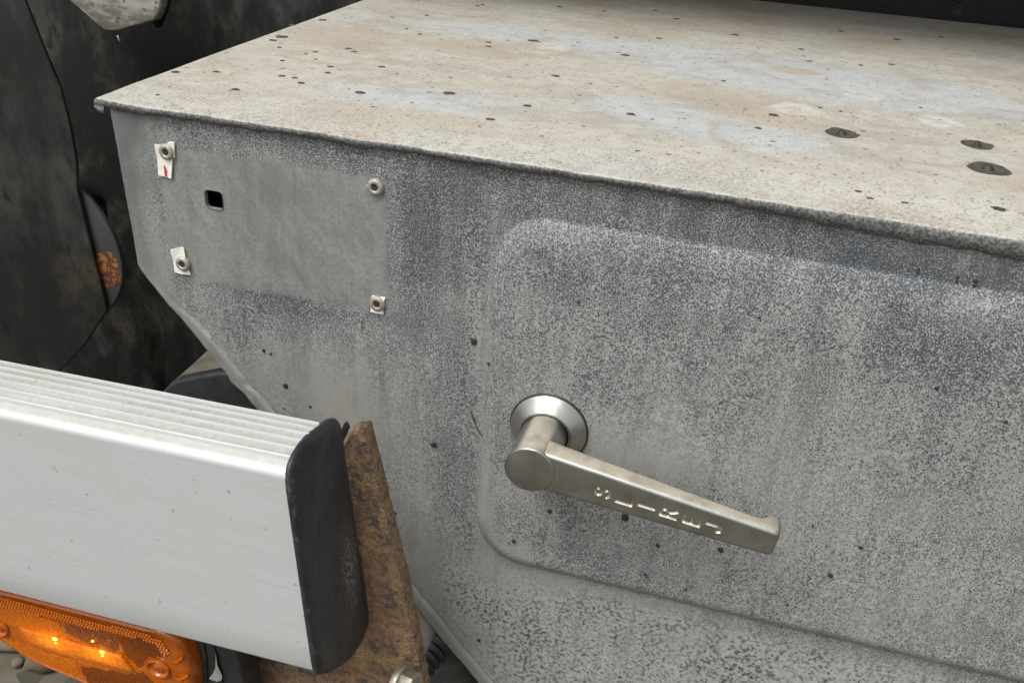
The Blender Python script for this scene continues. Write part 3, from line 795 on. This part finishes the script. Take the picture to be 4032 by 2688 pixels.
    prof = [(0.0002, y0), (0.0136, y0), (0.0142, y0 + 0.0002), (0.01455, y0 + 0.0007), (0.0146, y0 + 0.0016), (0.0142, y0 + 0.014), (0.0137, -0.016), (0.0136, -0.004)]
    v, f = lathe_y(HX, HZ, prof, 96)
    # shear the shank a touch so it runs into the escutcheon
    h = obj('shank', v, f, M_HANDLE, angle=40); h.parent = lever
    ye = face_y(ex, ez)
    prof = [(0.0228, ye + 0.002), (0.0234, ye - 0.0006), (0.0234, ye - 0.0020), (0.0230, ye - 0.0024), (0.0168, ye - 0.0092), (0.0162, ye - 0.0096), (0.0152, ye - 0.0094), (0.0150, ye - 0.0080), (0.0138, ye - 0.0078)]
    v, f = lathe_y(ex, ez, prof, 96)
    e_ = obj('escutcheon', v, f, M_CHROME, angle=35); e_.parent = lever
    prof = [(0.0225, ye + 0.002), (0.0240, ye + 0.0014), (0.0243, ye - 0.0003), (0.0238, ye - 0.0010), (0.0228, ye - 0.0011)]
    v, f = lathe_y(ex, ez, prof, 96)
    g = obj('dark_ring', v, f, M_DARKPL, angle=50); g.parent = lever  # thin dark ring round the foot of the escutcheon
build_handle()

# fine dark thread caught at the rim of the raised panel
def tube(pts, r, n=8, taper=False):
    V = []; P = [np.array(p, float) for p in pts]
    for i, p in enumerate(P):
        t = P[min(i + 1, len(P) - 1)] - P[max(i - 1, 0)]; t /= np.linalg.norm(t)
        a = np.cross(t, (0.3, 0.9, 0.2)); a /= np.linalg.norm(a); b = np.cross(t, a)
        rr = r * (1 - 0.6 * i / len(P)) if taper else r
        for k in range(n):
            q = 2 * math.pi * k / n; V.append(p + a * rr * math.cos(q) + b * rr * math.sin(q))
    return V, grid_faces(len(P), n, True) + [tuple(range(n)), tuple(range((len(P) - 1) * n, len(P) * n))]
pts = []
for px, py in ((1855, 1618), (1860, 1640), (1868, 1662), (1878, 1684), (1888, 1702), (1900, 1718)):
    p = onY(px, py, 0); yy = face_y(p[0], p[2]); pts.append(onY(px, py, yy - 0.0008))
v, f = tube(pts, 0.00028)
tag(obj('thread', v, f, M_TAR), 'fine dark thread caught on the left rim of the raised grey panel', 'thread')

# ------------------------------------------------------------------ aluminium side rail
RT = math.radians(1.3)                               # rail climbs slightly to the right
RX0, RZ0 = -0.069, -0.0077                           # right end of the front top edge
def rail_pt(s, y, z):
    """s along the rail (0 = right end, negative to the left); z relative to the front top edge"""
    x = RX0 + s - 0.07 * z                           # the end is cut a little out of square
    return (x, y, RZ0 + z + s * math.tan(RT))
rail = empty('side_rail', (-0.35, -0.12, -0.15), 'ribbed silver aluminium side rail with black rubber end cap', 'rail')
def rail_profile():
    """outer skin from the lower lip, up the face, over the ribbed top, in mm (y, z)"""
    P = [(-126, -131.5), (-147, -131.5), (-149.2, -130.8), (-150, -129), (-150, -110), (-150, -70), (-150, -30), (-150, -4.2)]
    for a in np.linspace(0, 62, 8):
        q = math.radians(a); P.append((-145 - 5 * math.cos(q), -4.2 + 5 * math.sin(q)))
    y0, z0 = P[-1]
    ribs = 6
    yend = -113.5
    L = yend - y0 - 1.0
    def ztop(y):
        t = (y - y0) / (yend - y0); return z0 + 6.4 * math.sin(min(1, t * 1.08) * math.pi * 0.62) * (1 - 0.20 * t)
    for k in range(ribs):
        a = y0 + 1.0 + L * k / ribs; w = L / ribs
        for q, dz in ((0.05, 0.0), (0.62, 0.0), (0.66, -1.3), (0.74, -1.4), (0.79, -0.1), (0.84, 0.8), (0.92, 0.9), (0.98, 0.2)):
            P.append((a + w * q, ztop(a + w * q) + dz))
    P += [(yend + 0.6, ztop(yend) - 0.4), (yend + 1.0, ztop(yend) - 1.4), (yend + 1.0, -9), (yend - 1.8, -9.4)]
    return P
prof = rail_profile()
def build_rail():
    inner = [(-115.5, -6.5), (-130, -4.5), (-146.2, -7), (-146.8, -20), (-146.8, -128.2), (-126, -128.2)]
    loop = prof + inner
    s_list = [0.0, -0.0008, -0.15, -0.30, -0.45, -0.60]
    V = []
    for s in s_list:
        for y, z in loop: V.append(rail_pt(s, y / 1000, z / 1000))
    n = len(loop)
    Fc = grid_faces(len(s_list), n, True)
    Fc.append(tuple(range(n))); Fc.append(tuple(range((len(s_list) - 1) * n, len(s_list) * n)))
    obj('rail_body', V, Fc, M_RAIL, rail, angle=28)
    # moulded end cap: a rounded plug following the section
    out = [(-150.6, -130), (-150.8, -100), (-150.8, -60), (-150.8, -20), (-150.6, -6), (-149.0, -0.3), (-145.5, 3.2), (-140, 5.2), (-132, 6.2), (-122, 5.6),
           (-112, 3.4), (-101, 0.5), (-95, -5), (-93, -12), (-92, -40), (-90, -70), (-87, -110), (-83, -146), (-84.5, -156), (-95, -161), (-112, -159), (-130, -149), (-141, -140.5), (-148, -134)]
    sm = smooth_loop(out, 1); sm = resample(sm, 2.5)
    cen = np.mean(sm, axis=0); V = []
    rings = [(-0.0015, 0.0), (0.0, 0.5), (0.0006, 0.45), (0.0014, -0.3), (0.0021, -1.5), (0.0026, -3.5), (0.0030, -7), (0.0032, -12), (0.0033, -20), (0.0033, -28.0)]
    core = [(-122 + (p[0] + 122) * 0.0, np.clip(p[1], -125, -32)) for p in sm]                # spine of the section
    n = len(sm)
    for s, off in rings:
        for i in range(n):
            a, b = sm[i - 1], sm[(i + 1) % n]; t = b - a; nn = np.array([t[1], -t[0]]) / np.linalg.norm(t)
            if (sm[i] - cen) @ nn < 0: nn = -nn
            if off > -1.0: p = sm[i] + nn * off
            else:
                cc = np.array(core[i]); dd = sm[i] - cc; L_ = np.linalg.norm(dd); p = cc + dd * max(0.0, 1 + off / 28.0)
            V.append(rail_pt(s, p[0] / 1000, p[1] / 1000))
    Fc = grid_faces(len(rings), n, True)
    o = obj('end_cap', V, Fc, M_CAP, rail, angle=70)
    bm = bmesh.new(); bm.from_mesh(o.data); bmesh.ops.remove_doubles(bm, verts=bm.verts, dist=2e-5); bmesh.ops.recalc_face_normals(bm, faces=bm.faces); bm.to_mesh(o.data); bm.free(); o.data.shade_smooth()
    # torn rubber tail sticking up behind the cap
    q = [onY(*p, -0.089) for p in ((1330, 1760), (1342, 1700), (1349, 1680), (1356, 1664), (1366, 1678), (1368, 1690), (1358, 1712), (1345, 1738), (1338, 1770))]
    v, f = prism([(p[0], p[1], p[2]) for p in q], [(p[0] + .0005, p[1] + 0.0022, p[2]) for p in q])
    obj('rubber_tail', v, f, M_DARKPL, rail, smooth=False)
build_rail()

# ------------------------------------------------------------------ rusty bracket with its bolt
br = empty('rusty_bracket', (-0.05, -0.08, -0.30), 'rusty brown steel bracket plate behind the rail end', 'bracket')
def build_bracket():
    YB_ = -0.086
    px = [(1341, 1774), (1424, 1670), (1440, 1735), (1470, 1850), (1508, 2000), (1545, 2150), (1590, 2334), (1603, 2410), (1622, 2470), (1636, 2560), (1652, 2640), (1690, 2840),
          (1400, 2900), (1010, 2860), (946, 2688), (908, 2558), (890, 2480), (960, 2300), (1100, 2100), (1250, 1950)]
    base = [onY(*p, YB_) for p in px]
    pts = []
    n = len(base)
    for i in range(n):
        a, b = base[i], base[(i + 1) % n]; k = max(1, int(np.linalg.norm(b - a) / 0.003))
        for j in range(k):
            p = a + (b - a) * j / k
            if 1 < i < 12: p = p + np.array([0.0007 * nz(p[2] * 260, 1.1) + 0.0005 * nz(p[2] * 900, 4.1), 0, 0])
            pts.append(p)
    a0, a1 = onY(1332, 1736, YB_ + 0.010), onY(1412, 1660, YB_ + 0.010)
    top_n = max(1, int(np.linalg.norm(base[1] - base[0]) / 0.003))
    back = [(p[0] + 0.001, p[1] + 0.010, p[2] + 0.0005) for p in pts]
    for k in range(top_n + 1): back[k] = tuple(a0 + (a1 - a0) * k / top_n)
    v, f = prism([(p[0], p[1], p[2]) for p in pts], back)
    o = obj('plate', v, f, M_RUST, br, smooth=False)
    bevel_mesh(o, 0.0007, 2, 50)
    # hexagon bolt with washer
    c = onY(1612, 2702, YB_ - 0.014)
    ax = np.array([0.95, -0.22, 0.12]); ax /= np.linalg.norm(ax)
    u = np.cross(ax, (0, 0, 1.0)); u /= np.linalg.norm(u); w = np.cross(u, ax)
    def rings(prof, n, phase=0.0):
        V = []
        for r, h in prof:
            for k in range(n):
                a = 2 * math.pi * k / n + phase
                V.append(c + ax * h + (u * math.cos(a) + w * math.sin(a)) * r)
        return V, grid_faces(len(prof), n, True) + [tuple(range((len(prof) - 1) * n, len(prof) * n))]
    v, f = rings([(0.002, -0.0080), (0.0120, -0.0078), (0.0122, -0.0042), (0.0118, -0.0036), (0.0080, -0.0036)], 36)
    wa = obj('washer', v, f, M_ZINC, br, angle=40)
    v, f = rings([(0.0100, -0.0037), (0.0100, 0.0038), (0.0092, 0.0047), (0.0084, 0.0048)], 6, 0.35)
    hb = obj('bolt', v, f, M_ZINC, br, smooth=False)
    bevel_mesh(hb, 0.0003, 2, 25)
    # raised strength mark on the bolt head: two small strokes
    for (a0, b0, a1, b1) in ((-0.0022, 0.0016, 0.0000, 0.0020), (-0.0006, -0.0018, 0.0018, -0.0010), (0.0004, 0.0012, 0.0024, 0.0010)):
        p0 = c + ax * 0.0049 + u * a0 + w * b0; p1 = c + ax * 0.0049 + u * a1 + w * b1
        v, f = tube([p0, (p0 + p1) / 2, p1], 0.0003, 6)
        k = obj('strength_mark', v, f, M_ZINC); k.parent = hb
    # flake of scale that hangs at the edge above the bolt
    q = [onY(*p, YB_ - 0.003) for p in ((1622, 2598), (1646, 2564), (1650, 2620), (1630, 2622))]
    v, f = prism([tuple(p) for p in q], [(p[0], p[1] + 0.002, p[2]) for p in q]); obj('rust_flake', v, f, M_RUST, br, smooth=False)
build_bracket()

# ------------------------------------------------------------------ amber side marker lamp below the rail
DIODES = [onY(212, 2516, -0.1285) * 1000, onY(398, 2565, -0.1285) * 1000]
def mat_amber(name, a, b, rough, coat, scale, glow=0.0):
    """amber plastic; light from the two diodes spreads through it"""
    t = NT(name)
    n2 = t.noise(scale * 4, 2, 0.6, off=(4, 4, 4))
    col = t.mix(t.ramp(n2, 0.38, 0.62), a, b)
    t.b.inputs['Coat Weight'].default_value = coat * 0.5; t.b.inputs['Coat Roughness'].default_value = 0.08
    g = None
    for c in DIODES:
        q = t.math('ADD', t.gauss(float(c[0]), float(c[2]), 9, 4.5), t.math('MULTIPLY', t.gauss(float(c[0]), float(c[2]), 24, 13), 0.35))
        g = q if g is None else t.math('ADD', g, q)
    t.b.inputs['Emission Color'].default_value = (1.0, 0.25, 0.008, 1)
    t.set(t.b.inputs['Emission Strength'], t.math('MULTIPLY', t.math('MULTIPLY', g, glow), t.ramp(n2, 0.3, 0.7, 0.6, 1.2)))
    return t.out(col, rough, 0.0, 0.35)
def build_lamp():
    YL = -0.1285
    M_LENS = mat_amber('amber_lens', (0.34, 0.075, 0.004), (0.42, 0.098, 0.005), 0.2, 0.9, 0.06, 0.4)
    M_LENSD = mat_amber('amber_prism_dark', (0.15, 0.036, 0.004), (0.21, 0.05, 0.004), 0.25, 0.3, 0.12, 0.22)
    M_LENSB = mat_amber('amber_prism_bright', (0.50, 0.118, 0.005), (0.60, 0.15, 0.007), 0.25, 0.4, 0.10, 0.6)
    M_LED = mat_simple('led_amber', (1.0, 0.55, 0.08), 0.3)
    p = M_LED.node_tree.nodes['Principled BSDF']; p.inputs['Emission Color'].default_value = (1.0, 0.52, 0.05, 1); p.inputs['Emission Strength'].default_value = 5.0
    lamp = empty('marker_lamp', tuple(onY(320, 2560, YL)), 'lit amber side marker lamp below the silver rail', 'lamp')
    px = [(-140, 2300), (0, 2322), (300, 2398), (560, 2466), (640, 2484), (690, 2512), (718, 2556), (742, 2620), (762, 2700), (756, 2790), (700, 2826), (560, 2788), (337, 2692), (268, 2663), (122, 2602), (0, 2522), (-90, 2455), (-150, 2380)]
    loop = resample(smooth_loop([onY(*q, YL) for q in px], 1), 0.0025); n = len(loop)
    cen = np.mean(loop, axis=0)
    def inset(k): return [cen + (q - cen) * k for q in loop]
    V = []
    prof = [(1.0, 0.016), (1.0, 0.004), (0.99, 0.0012), (0.965, -0.0004), (0.93, -0.0010), (0.90, -0.0004), (0.885, 0.0)]
    for k, dy in prof: V += [(q[0], q[1] + dy, q[2]) for q in inset(k)]
    Fc = grid_faces(len(prof), n, True) + [tuple((len(prof) - 1) * n + i for i in range(n))]
    lens = obj('lens', V, Fc, M_LENS, lamp, angle=50)
    c1 = onY(420, 2540, YL); c2 = onY(20, 2430, YL)
    U = c1 - c2; U[1] = 0; U /= np.linalg.norm(U); W = np.array([-U[2], 0, U[0]])
    def inpoly(p, poly):
        r = False; j = len(poly) - 1
        for i in range(len(poly)):
            if (poly[i][2] > p[2]) != (poly[j][2] > p[2]) and p[0] < (poly[j][0] - poly[i][0]) * (p[2] - poly[i][2]) / (poly[j][2] - poly[i][2]) + poly[i][0]: r = not r
            j = i
        return r
    def prisms(name, pts, size, h, mat, skew=0.0, sz2=None):
        poly = [onY(*q, YL) for q in pts]
        A = np.array([[(q - c2) @ U, (q - c2) @ W] for q in poly]); s2 = sz2 or size
        V, Fc = [], []
        for i, a in enumerate(np.arange(A[:, 0].min(), A[:, 0].max(), size)):
            for j, b in enumerate(np.arange(A[:, 1].min(), A[:, 1].max(), s2)):
                o = c2 + U * (a + (skew * size if j % 2 else 0)) + W * b
                if not inpoly(o + U * size / 2 + W * s2 / 2, poly): continue
                k = len(V); g = size * 0.06
                for du, dv in ((g, g), (size - g, g), (size - g, s2 - g), (g, s2 - g)): q = o + U * du + W * dv; V.append((q[0], YL - 0.0003, q[2]))
                q = o + U * size * 0.5 + W * s2 * 0.5; V.append((q[0], YL - h, q[2]))
                Fc += [(k, k + 1, k + 4), (k + 1, k + 2, k + 4), (k + 2, k + 3, k + 4), (k + 3, k, k + 4)]
        o = obj(name, V, Fc, mat, None, smooth=False); o.parent = lens; o['kind'] = 'stuff'; return o
    Z = lambda l: zpx(l, 0, 2200, 2.6133)
    prisms('prism_field', Z([(640, 660), (900, 690), (1190, 790), (1230, 920), (1180, 960), (860, 860), (680, 740)]), 0.0017, 0.0008, M_LENSD, 0.5)
    prisms('prism_field', Z([(1210, 790), (1440, 810), (1620, 850), (1730, 1000), (1520, 1010), (1440, 1110), (1370, 1060), (1270, 960)]), 0.0019, 0.0005, M_LENSD, 0.0, 0.0024)
    prisms('prism_field', Z([(830, 1090), (1380, 1180), (1480, 1160), (1600, 1290), (1500, 1560), (900, 1280)]), 0.0019, 0.0005, M_LENSD, 0.0, 0.0022)
    prisms('prism_field', Z([(-200, 420), (600, 640), (640, 760), (500, 800), (180, 690), (-200, 600)]), 0.0015, 0.0006, M_LENSB, 0.5)
    prisms('prism_field', Z([(-200, 640), (180, 860), (480, 960), (780, 1040), (830, 1180), (700, 1190), (330, 1040), (40, 850), (-150, 700)]), 0.0015, 0.0006, M_LENSB, 0.5)
    # saw-tooth rim along the top
    prisms('prism_rim', Z([(-200, 330), (300, 470), (900, 620), (1500, 770), (1680, 840), (1740, 960), (1700, 990), (1620, 870), (1450, 810), (880, 690), (250, 540), (-200, 410)]), 0.0021, 0.0019, M_LENSB, 0.3)
    # light guide bar with its diodes
    q = [onY(*p, YL - 0.0004) for p in Z([(190, 690), (520, 770), (920, 900), (1260, 980), (1390, 1160), (1340, 1175), (1000, 1085), (560, 970), (300, 880)])]
    qq = [onY(*p, YL - 0.0026) for p in Z([(230, 735), (520, 800), (920, 930), (1240, 1010), (1330, 1130), (1300, 1140), (1000, 1050), (560, 930), (330, 840)])]
    v, f = prism([tuple(p) for p in qq], [tuple(p) for p in q]); b = obj('light_bar', v, f, M_LENSB); b.parent = lens
    bevel_mesh(b, 0.0004, 2, 20)
    for px_, py_, r in ((560, 825, 0.0013), (1045, 958, 0.0013), (570, 862, 0.0006), (1055, 992, 0.0006), (950, 845, 0.0006)):
        p = onY(*Z([(px_, py_)])[0], YL - 0.0029)
        v, f = [], []
        for rr, hh in ((1.0, 0.0006), (0.85, 0.0), (0.5, -0.0004), (0.05, -0.0005)):
            for k in range(14): a = 2 * math.pi * k / 14; v.append(p + U * r * 1.5 * rr * math.cos(a) + W * r * 0.8 * rr * math.sin(a) + np.array([0, hh, 0]))
        o = obj('diode', v, grid_faces(4, 14, True), M_LED); o.parent = lens
    # screw bosses at the ends
    for px_, py_ in ((1640, 1110), (-10, 690)):
        p = onY(*Z([(px_, py_)])[0], YL)
        R1 = 0.0072; V = []
        prof2 = [(1.10, -0.0004), (1.08, -0.0020), (1.0, -0.0026), (0.92, -0.0020), (0.88, 0.0001), (0.55, -0.0002), (0.5, -0.0012), (0.06, -0.0014)]
        for r, dy in prof2:
            for k in range(40): a = 2 * math.pi * k / 40; V.append(p + U * R1 * r * math.cos(a) + W * R1 * 0.85 * r * math.sin(a) + np.array([0, dy, 0]))
        o = obj('screw_boss', V, grid_faces(len(prof2), 40, True), M_LENS); o.parent = lens
    for l in ([(1770, 1060), (1830, 1040), (1880, 985), (1870, 1030), (1820, 1070)], [(1780, 1215), (1860, 1225), (1935, 1180), (1930, 1215), (1850, 1250)]):
        a = [onY(*p, YL - 0.0022) for p in Z(l)]; b_ = [onY(*p, YL + 0.0002) for p in Z(l)]
        v, f = prism([tuple(p) for p in a], [tuple(p) for p in b_]); o = obj('clip_rib', v, f, M_LENSB, smooth=False); o.parent = lens
    # dark housing behind and beside the lens
    hp = [onY(*q, YL + 0.012) for q in ((-140, 2300), (300, 2350), (780, 2470), (925, 2545), (960, 2700), (985, 2900), (700, 2850), (337, 2630), (122, 2550), (-100, 2410))]
    v, f = prism([tuple(p) for p in hp], [(p[0], p[1] + 0.02, p[2]) for p in hp])
    o = obj('housing', v, f, M_DARKPL, lamp, smooth=False); bevel_mesh(o, 0.002, 2, 30)
    for l in ([(840, 2540), (850, 2660), (860, 2760), (885, 2760), (868, 2640)], [(785, 2510), (800, 2600), (806, 2690), (816, 2690), (812, 2600), (800, 2520)]):
        a = [onY(*p, YL + 0.0105) for p in l]; b_ = [onY(*p, YL + 0.0125) for p in l]
        v, f = prism([tuple(p) for p in a], [tuple(p) for p in b_]); obj('housing_rib', v, f, M_DARKPL, lamp, smooth=False)
    l = [(849, 2570), (856, 2620), (866, 2640), (875, 2660), (872, 2676), (855, 2682), (835, 2676), (822, 2670), (838, 2650), (848, 2626)]
    a = [onY(*p, YL + 0.0095) for p in l]; b_ = [onY(*p, YL + 0.0125) for p in l]
    v, f = prism([tuple(p) for p in a], [tuple(p) for p in b_]); o = obj('wire_clip', v, f, M_GREYSHEET, lamp, smooth=False)
build_lamp()

# ------------------------------------------------------------------ what stands behind: mudguard, body, brackets
M_MUD1 = mat_mudguard('black_rubber_sheet', 0.014, 0.125)
M_MUD2 = mat_mudguard('black_guard_sheet', 0.017, 0.085)
def sheet(name, px_pts, Y, thick, mat, parent=None, bow=0.0, cx=None, smooth=False):
    pts = [onY(*p, Y) for p in px_pts]
    fr = [(p[0], p[1], p[2]) for p in pts]; bk = [(p[0], p[1] + thick, p[2]) for p in pts]
    v, f = prism(fr, bk)
    return obj(name, v, f, mat, parent, smooth)

# rear wheel-arch liner: a big bowed sheet with a moulded groove
def build_liner():
    xs = np.linspace(-1.35, -0.272, 120); zs = np.linspace(-0.62, 0.95, 110); V = []
    g = [onY(*p, 0.46) for p in ((400, 900), (470, 1050), (520, 1150), (565, 1260), (610, 1370), (650, 1500))]
    gz = np.array([p[2] for p in g])[::-1]; gx = np.array([p[0] for p in g])[::-1]
    g2 = [onY(*p, 0.46) for p in ((1130, 0), (1060, 90), (960, 110), (880, 60), (840, -40))]
    for z in zs:
        for x in xs:
            y = 0.46 + 0.10 * ((x + 0.6) / 0.6) ** 2 * 0.5 + 0.02 * nz(x * 3, z * 3)
            if z < gz[-1] + 0.05: y += 0.03 * math.exp(-((x - np.interp(z, gz, gx)) / 0.012) ** 2)
            V.append((x, y, z))
    for z in zs:
        for x in xs: V.append((x, 0.60, z))
    n = len(xs); m = len(zs); b = n * m
    Fc = grid_faces(m, n)
    o = obj('wheel_arch_liner', V[:b], Fc, M_MUD1)
    md = o.modifiers.new('thickness', 'SOLIDIFY'); md.thickness = 0.006; md.offset = -1
    tag(o, 'large dark mould-stained wheel arch liner behind the tool box', 'liner')
build_liner()
s = sheet('mud_flap', [(-500, -400), (30, -200), (95, 0), (165, 180), (235, 345), (275, 500), (300, 640), (302, 745), (330, 860), (360, 985), (392, 1110), (420, 1225), (330, 1360), (235, 1460), (150, 1800), (-500, 1800)], 0.25, 0.004, M_MUD2)
bevel_mesh(s, 0.001, 2, 40)
tag(s, 'dark grey stained rubber flap at the left edge behind the rail', 'mud flap')

def build_plate():
    t = NT('dark_steel_rusted')
    c = onY(428, 1062, 0.2565) * 1000
    dx = t.math('DIVIDE', t.math('SUBTRACT', t.x, float(c[0])), 14.0); dz = t.math('DIVIDE', t.math('SUBTRACT', t.z, float(c[2])), 21.0)
    d = t.math('SQRT', t.math('ADD', t.math('MULTIPLY', dx, dx), t.math('MULTIPLY', dz, dz)))
    d = t.math('ADD', d, t.math('MULTIPLY', t.math('SUBTRACT', t.noise(0.10, 3, 0.5), 0.5), 0.9))
    m = t.ramp(d, 1.02, 0.9)
    rust = t.mix(t.ramp(t.noise(0.16, 4, 0.65, off=(6, 2, 1)), 0.42, 0.58), (0.10, 0.042, 0.022), (0.36, 0.15, 0.04))
    col = t.mix(m, t.mix(t.ramp(t.noise(0.03, 3), .3, .7), (0.042, 0.045, 0.046), (0.055, 0.059, 0.060)), rust)
    t.bump(t.math('MULTIPLY', t.noise(0.4, 3), m), 0.5, 0.001)
    mt = t.out(col, t.ramp(m, 0, 1, 0.5, 0.9), 0.0, 0.4)
    arc = [(296, 738), (318, 752), (345, 778), (375, 815), (404, 856), (430, 900), (452, 946), (468, 992), (477, 1036), (482, 1080), (480, 1115), (470, 1152), (452, 1186), (432, 1215), (410, 1240), (330, 1260), (180, 1200), (120, 1000), (200, 800)]
    pts = [onY(*p, 0.2565) for p in arc]
    v, f = prism([tuple(p) for p in pts], [(p[0], p[1] + 0.006, p[2]) for p in pts])
    o = obj('steel_gusset', v, f, mt, None, False); bevel_mesh(o, 0.0012, 2, 40)
    tag(o, 'rounded dark grey steel plate with an orange rust patch', 'steel plate')
build_plate()

def build_pale_plate():
    t = NT('dirty_white_paint')
    n = t.noise(0.05, 4, 0.6, stretch=(0.6, 1, 1.6)); cv = t.n.new('ShaderNodeCombineXYZ'); t.set(cv.inputs[0], t.x); t.set(cv.inputs[1], t.z); sp = t.voronoi(0.05, vec=cv.outputs[0])
    col = t.mix(t.ramp(n, 0.42, 0.62), (0.22, 0.205, 0.165), (0.47, 0.465, 0.42))
    col = t.mix(t.ramp(sp.outputs['Distance'], 0.11, 0.07, 0, 0.6), col, (0.06, 0.055, 0.045))
    mt = t.out(col, 0.6, 0, 0.4)
    Y = 0.40
    px = [(180, -100), (268, 0), (412, 124), (470, 122), (540, 100), (606, 82), (622, 50), (634, 0), (660, -120)]
    pts = [onY(*p, Y) for p in px]
    v, f = prism([tuple(p) for p in pts], [(p[0] + 0.002, p[1] + 0.012, p[2]) for p in pts])
    r = empty('angled_tab', tuple(pts[3]), 'dirty off-white angled plate hanging down at the top left', 'plate')
    o = obj('plate', v, f, mt, r, False); bevel_mesh(o, 0.002, 2, 30)
    q = [onY(*p, Y + 0.014) for p in ((600, 88), (616, 112), (645, 40), (672, -80), (640, -90), (628, 10))]
    v, f = prism([tuple(p) for p in q], [(p[0], p[1] + 0.01, p[2]) for p in q]); obj('shadow_strip', v, f, M_BLACK, r, False)  # black strip standing in for the shadow on the plate's right
    # little pin below
    a, b = onY(462, 140, Y), onY(472, 166, Y)
    v, f = tube([a, (a + b) / 2, b], 0.0009); obj('pin', v, f, M_GREYSHEET, r)
build_pale_plate()

# lorry body above the box: black side wall that closes the view over the top
body = empty('lorry_body', (0.3, 0.80, -0.05), 'black lorry body wall above the rear of the tool box', 'lorry body')
v, f = prism([(-1.3, YB + 0.001, 0.075), (2.2, YB + 0.001, 0.075), (2.2, YB + 0.001, 1.05), (-1.3, YB + 0.001, 1.05)],
             [(-1.3, YB + 0.40, 0.075), (2.2, YB + 0.40, 0.075), (2.2, YB + 0.40, 1.05), (-1.3, YB + 0.40, 1.05)])
o = obj('wall', v, f, M_BLACK, body, False); bevel_mesh(o, 0.006, 2, 40)
v, f = prism([(-1.3, 0.30, 0.42), (2.2, 0.30, 0.42), (2.2, 0.30, 1.0), (-1.3, 0.30, 1.0)],
             [(-1.3, YB, 0.42), (2.2, YB, 0.42), (2.2, YB, 1.0), (-1.3, YB, 1.0)])
o = obj('added_overhang', v, f, M_BLACK, body, False); bevel_mesh(o, 0.006, 2, 40)  # overhang out of view, added to shade the rear of the top
c = onY(3770, 44, YB)
v, f = lathe_y(c[0], c[2], [(0.0062, YB + 0.0008), (0.0060, YB - 0.0012), (0.0046, YB - 0.0016), (0.0044, YB + 0.0004), (0.0002, YB + 0.0004)], 32)
obj('drain_grommet', v, f, M_HOLE, body)

# black support arm behind the rail and the beige plate above it
arm = empty('support_arm', tuple(onY(800, 1560, 0.02)), 'black support arm between the rail and the box edge', 'bracket')
a = [(600, 1640), (625, 1560), (652, 1527), (685, 1503), (760, 1486), (850, 1470), (905, 1468), (1060, 1540), (1150, 1760), (620, 1760)]
pf = [onY(*p, 0.045) for p in a]
v, f = prism([tuple(p) for p in pf], [(p[0], p[1] + 0.012, p[2]) for p in pf])
o = obj('arm', v, f, M_DARKPL, arm, False); bevel_mesh(o, 0.003, 3, 30)
q = [onY(*p, 0.062 + (1560 - p[1]) * 0.0008) for p in ((668, 1512), (735, 1455), (815, 1388), (960, 1250), (1010, 1560), (700, 1560))]
v, f = prism([tuple(p) for p in q], [(p[0], p[1], p[2] - 0.004) for p in q])
M_BEIGE = mat_simple('dusty_beige_sheet', (0.13, 0.115, 0.09), 0.75, 0, 0.3, 0.3, 0.03, 0.2, 0.4)
o = obj('beige_plate', v, f, M_BEIGE, None, False)
tag(o, 'dusty beige sheet glimpsed above the black support arm', 'plate')

# below the sloping edge: pale bracket, corrugated hose, dark tank
q = [onY(*p, 0.02) for p in ((1560, 2290), (1598, 2345), (1640, 2400), (1688, 2458), (1703, 2478), (1705, 2500), (1695, 2530), (1678, 2570), (1656, 2612), (1640, 2660), (1560, 2700), (1520, 2450))]
v, f = prism([tuple(p) for p in q], [(p[0], p[1] + 0.03, p[2]) for p in q])
o = obj('pale_gusset', v, f, M_GREYSHEET, None, False); bevel_mesh(o, 0.004, 3, 20)
tag(o, 'pale grey gusset between the rusty bracket and the box edge', 'bracket')
def build_hose():
    a, b = onY(1640, 2640, 0.075), onY(1800, 2440, 0.13); ax = b - a; L = np.linalg.norm(ax); ax /= L
    u = np.cross(ax, (0, 0, 1.0)); u /= np.linalg.norm(u); w = np.cross(u, ax); V = []; N = 110; n = 28
    for i in range(N):
        h = L * i / (N - 1); r = 0.0125 + 0.0016 * math.cos(h / 0.0075 * 2 * math.pi)
        for k in range(n): t = 2 * math.pi * k / n; V.append(a + ax * h + (u * math.cos(t) + w * math.sin(t)) * r)
    o = obj('corrugated_hose', V, grid_faces(N, n, True), M_DARKPL)
    tag(o, 'black corrugated hose behind the pale grey gusset', 'hose')
    c = onY(1760, 2640, 0.16); V = []; prof = [(0.002, -0.05), (0.038, -0.05), (0.043, -0.046), (0.044, -0.01), (0.043, 0.06), (0.002, 0.062)]
    for r, h in prof:
        for k in range(40): t = 2 * math.pi * k / 40; V.append((c[0] + h, c[1] + r * math.cos(t), c[2] - 0.015 + r * math.sin(t)))
    o = obj('air_tank', V, grid_faces(len(prof), 40, True), M_MUD2, angle=40)
    tag(o, 'dark grimy round canister in shadow below the box edge', 'canister')
build_hose()
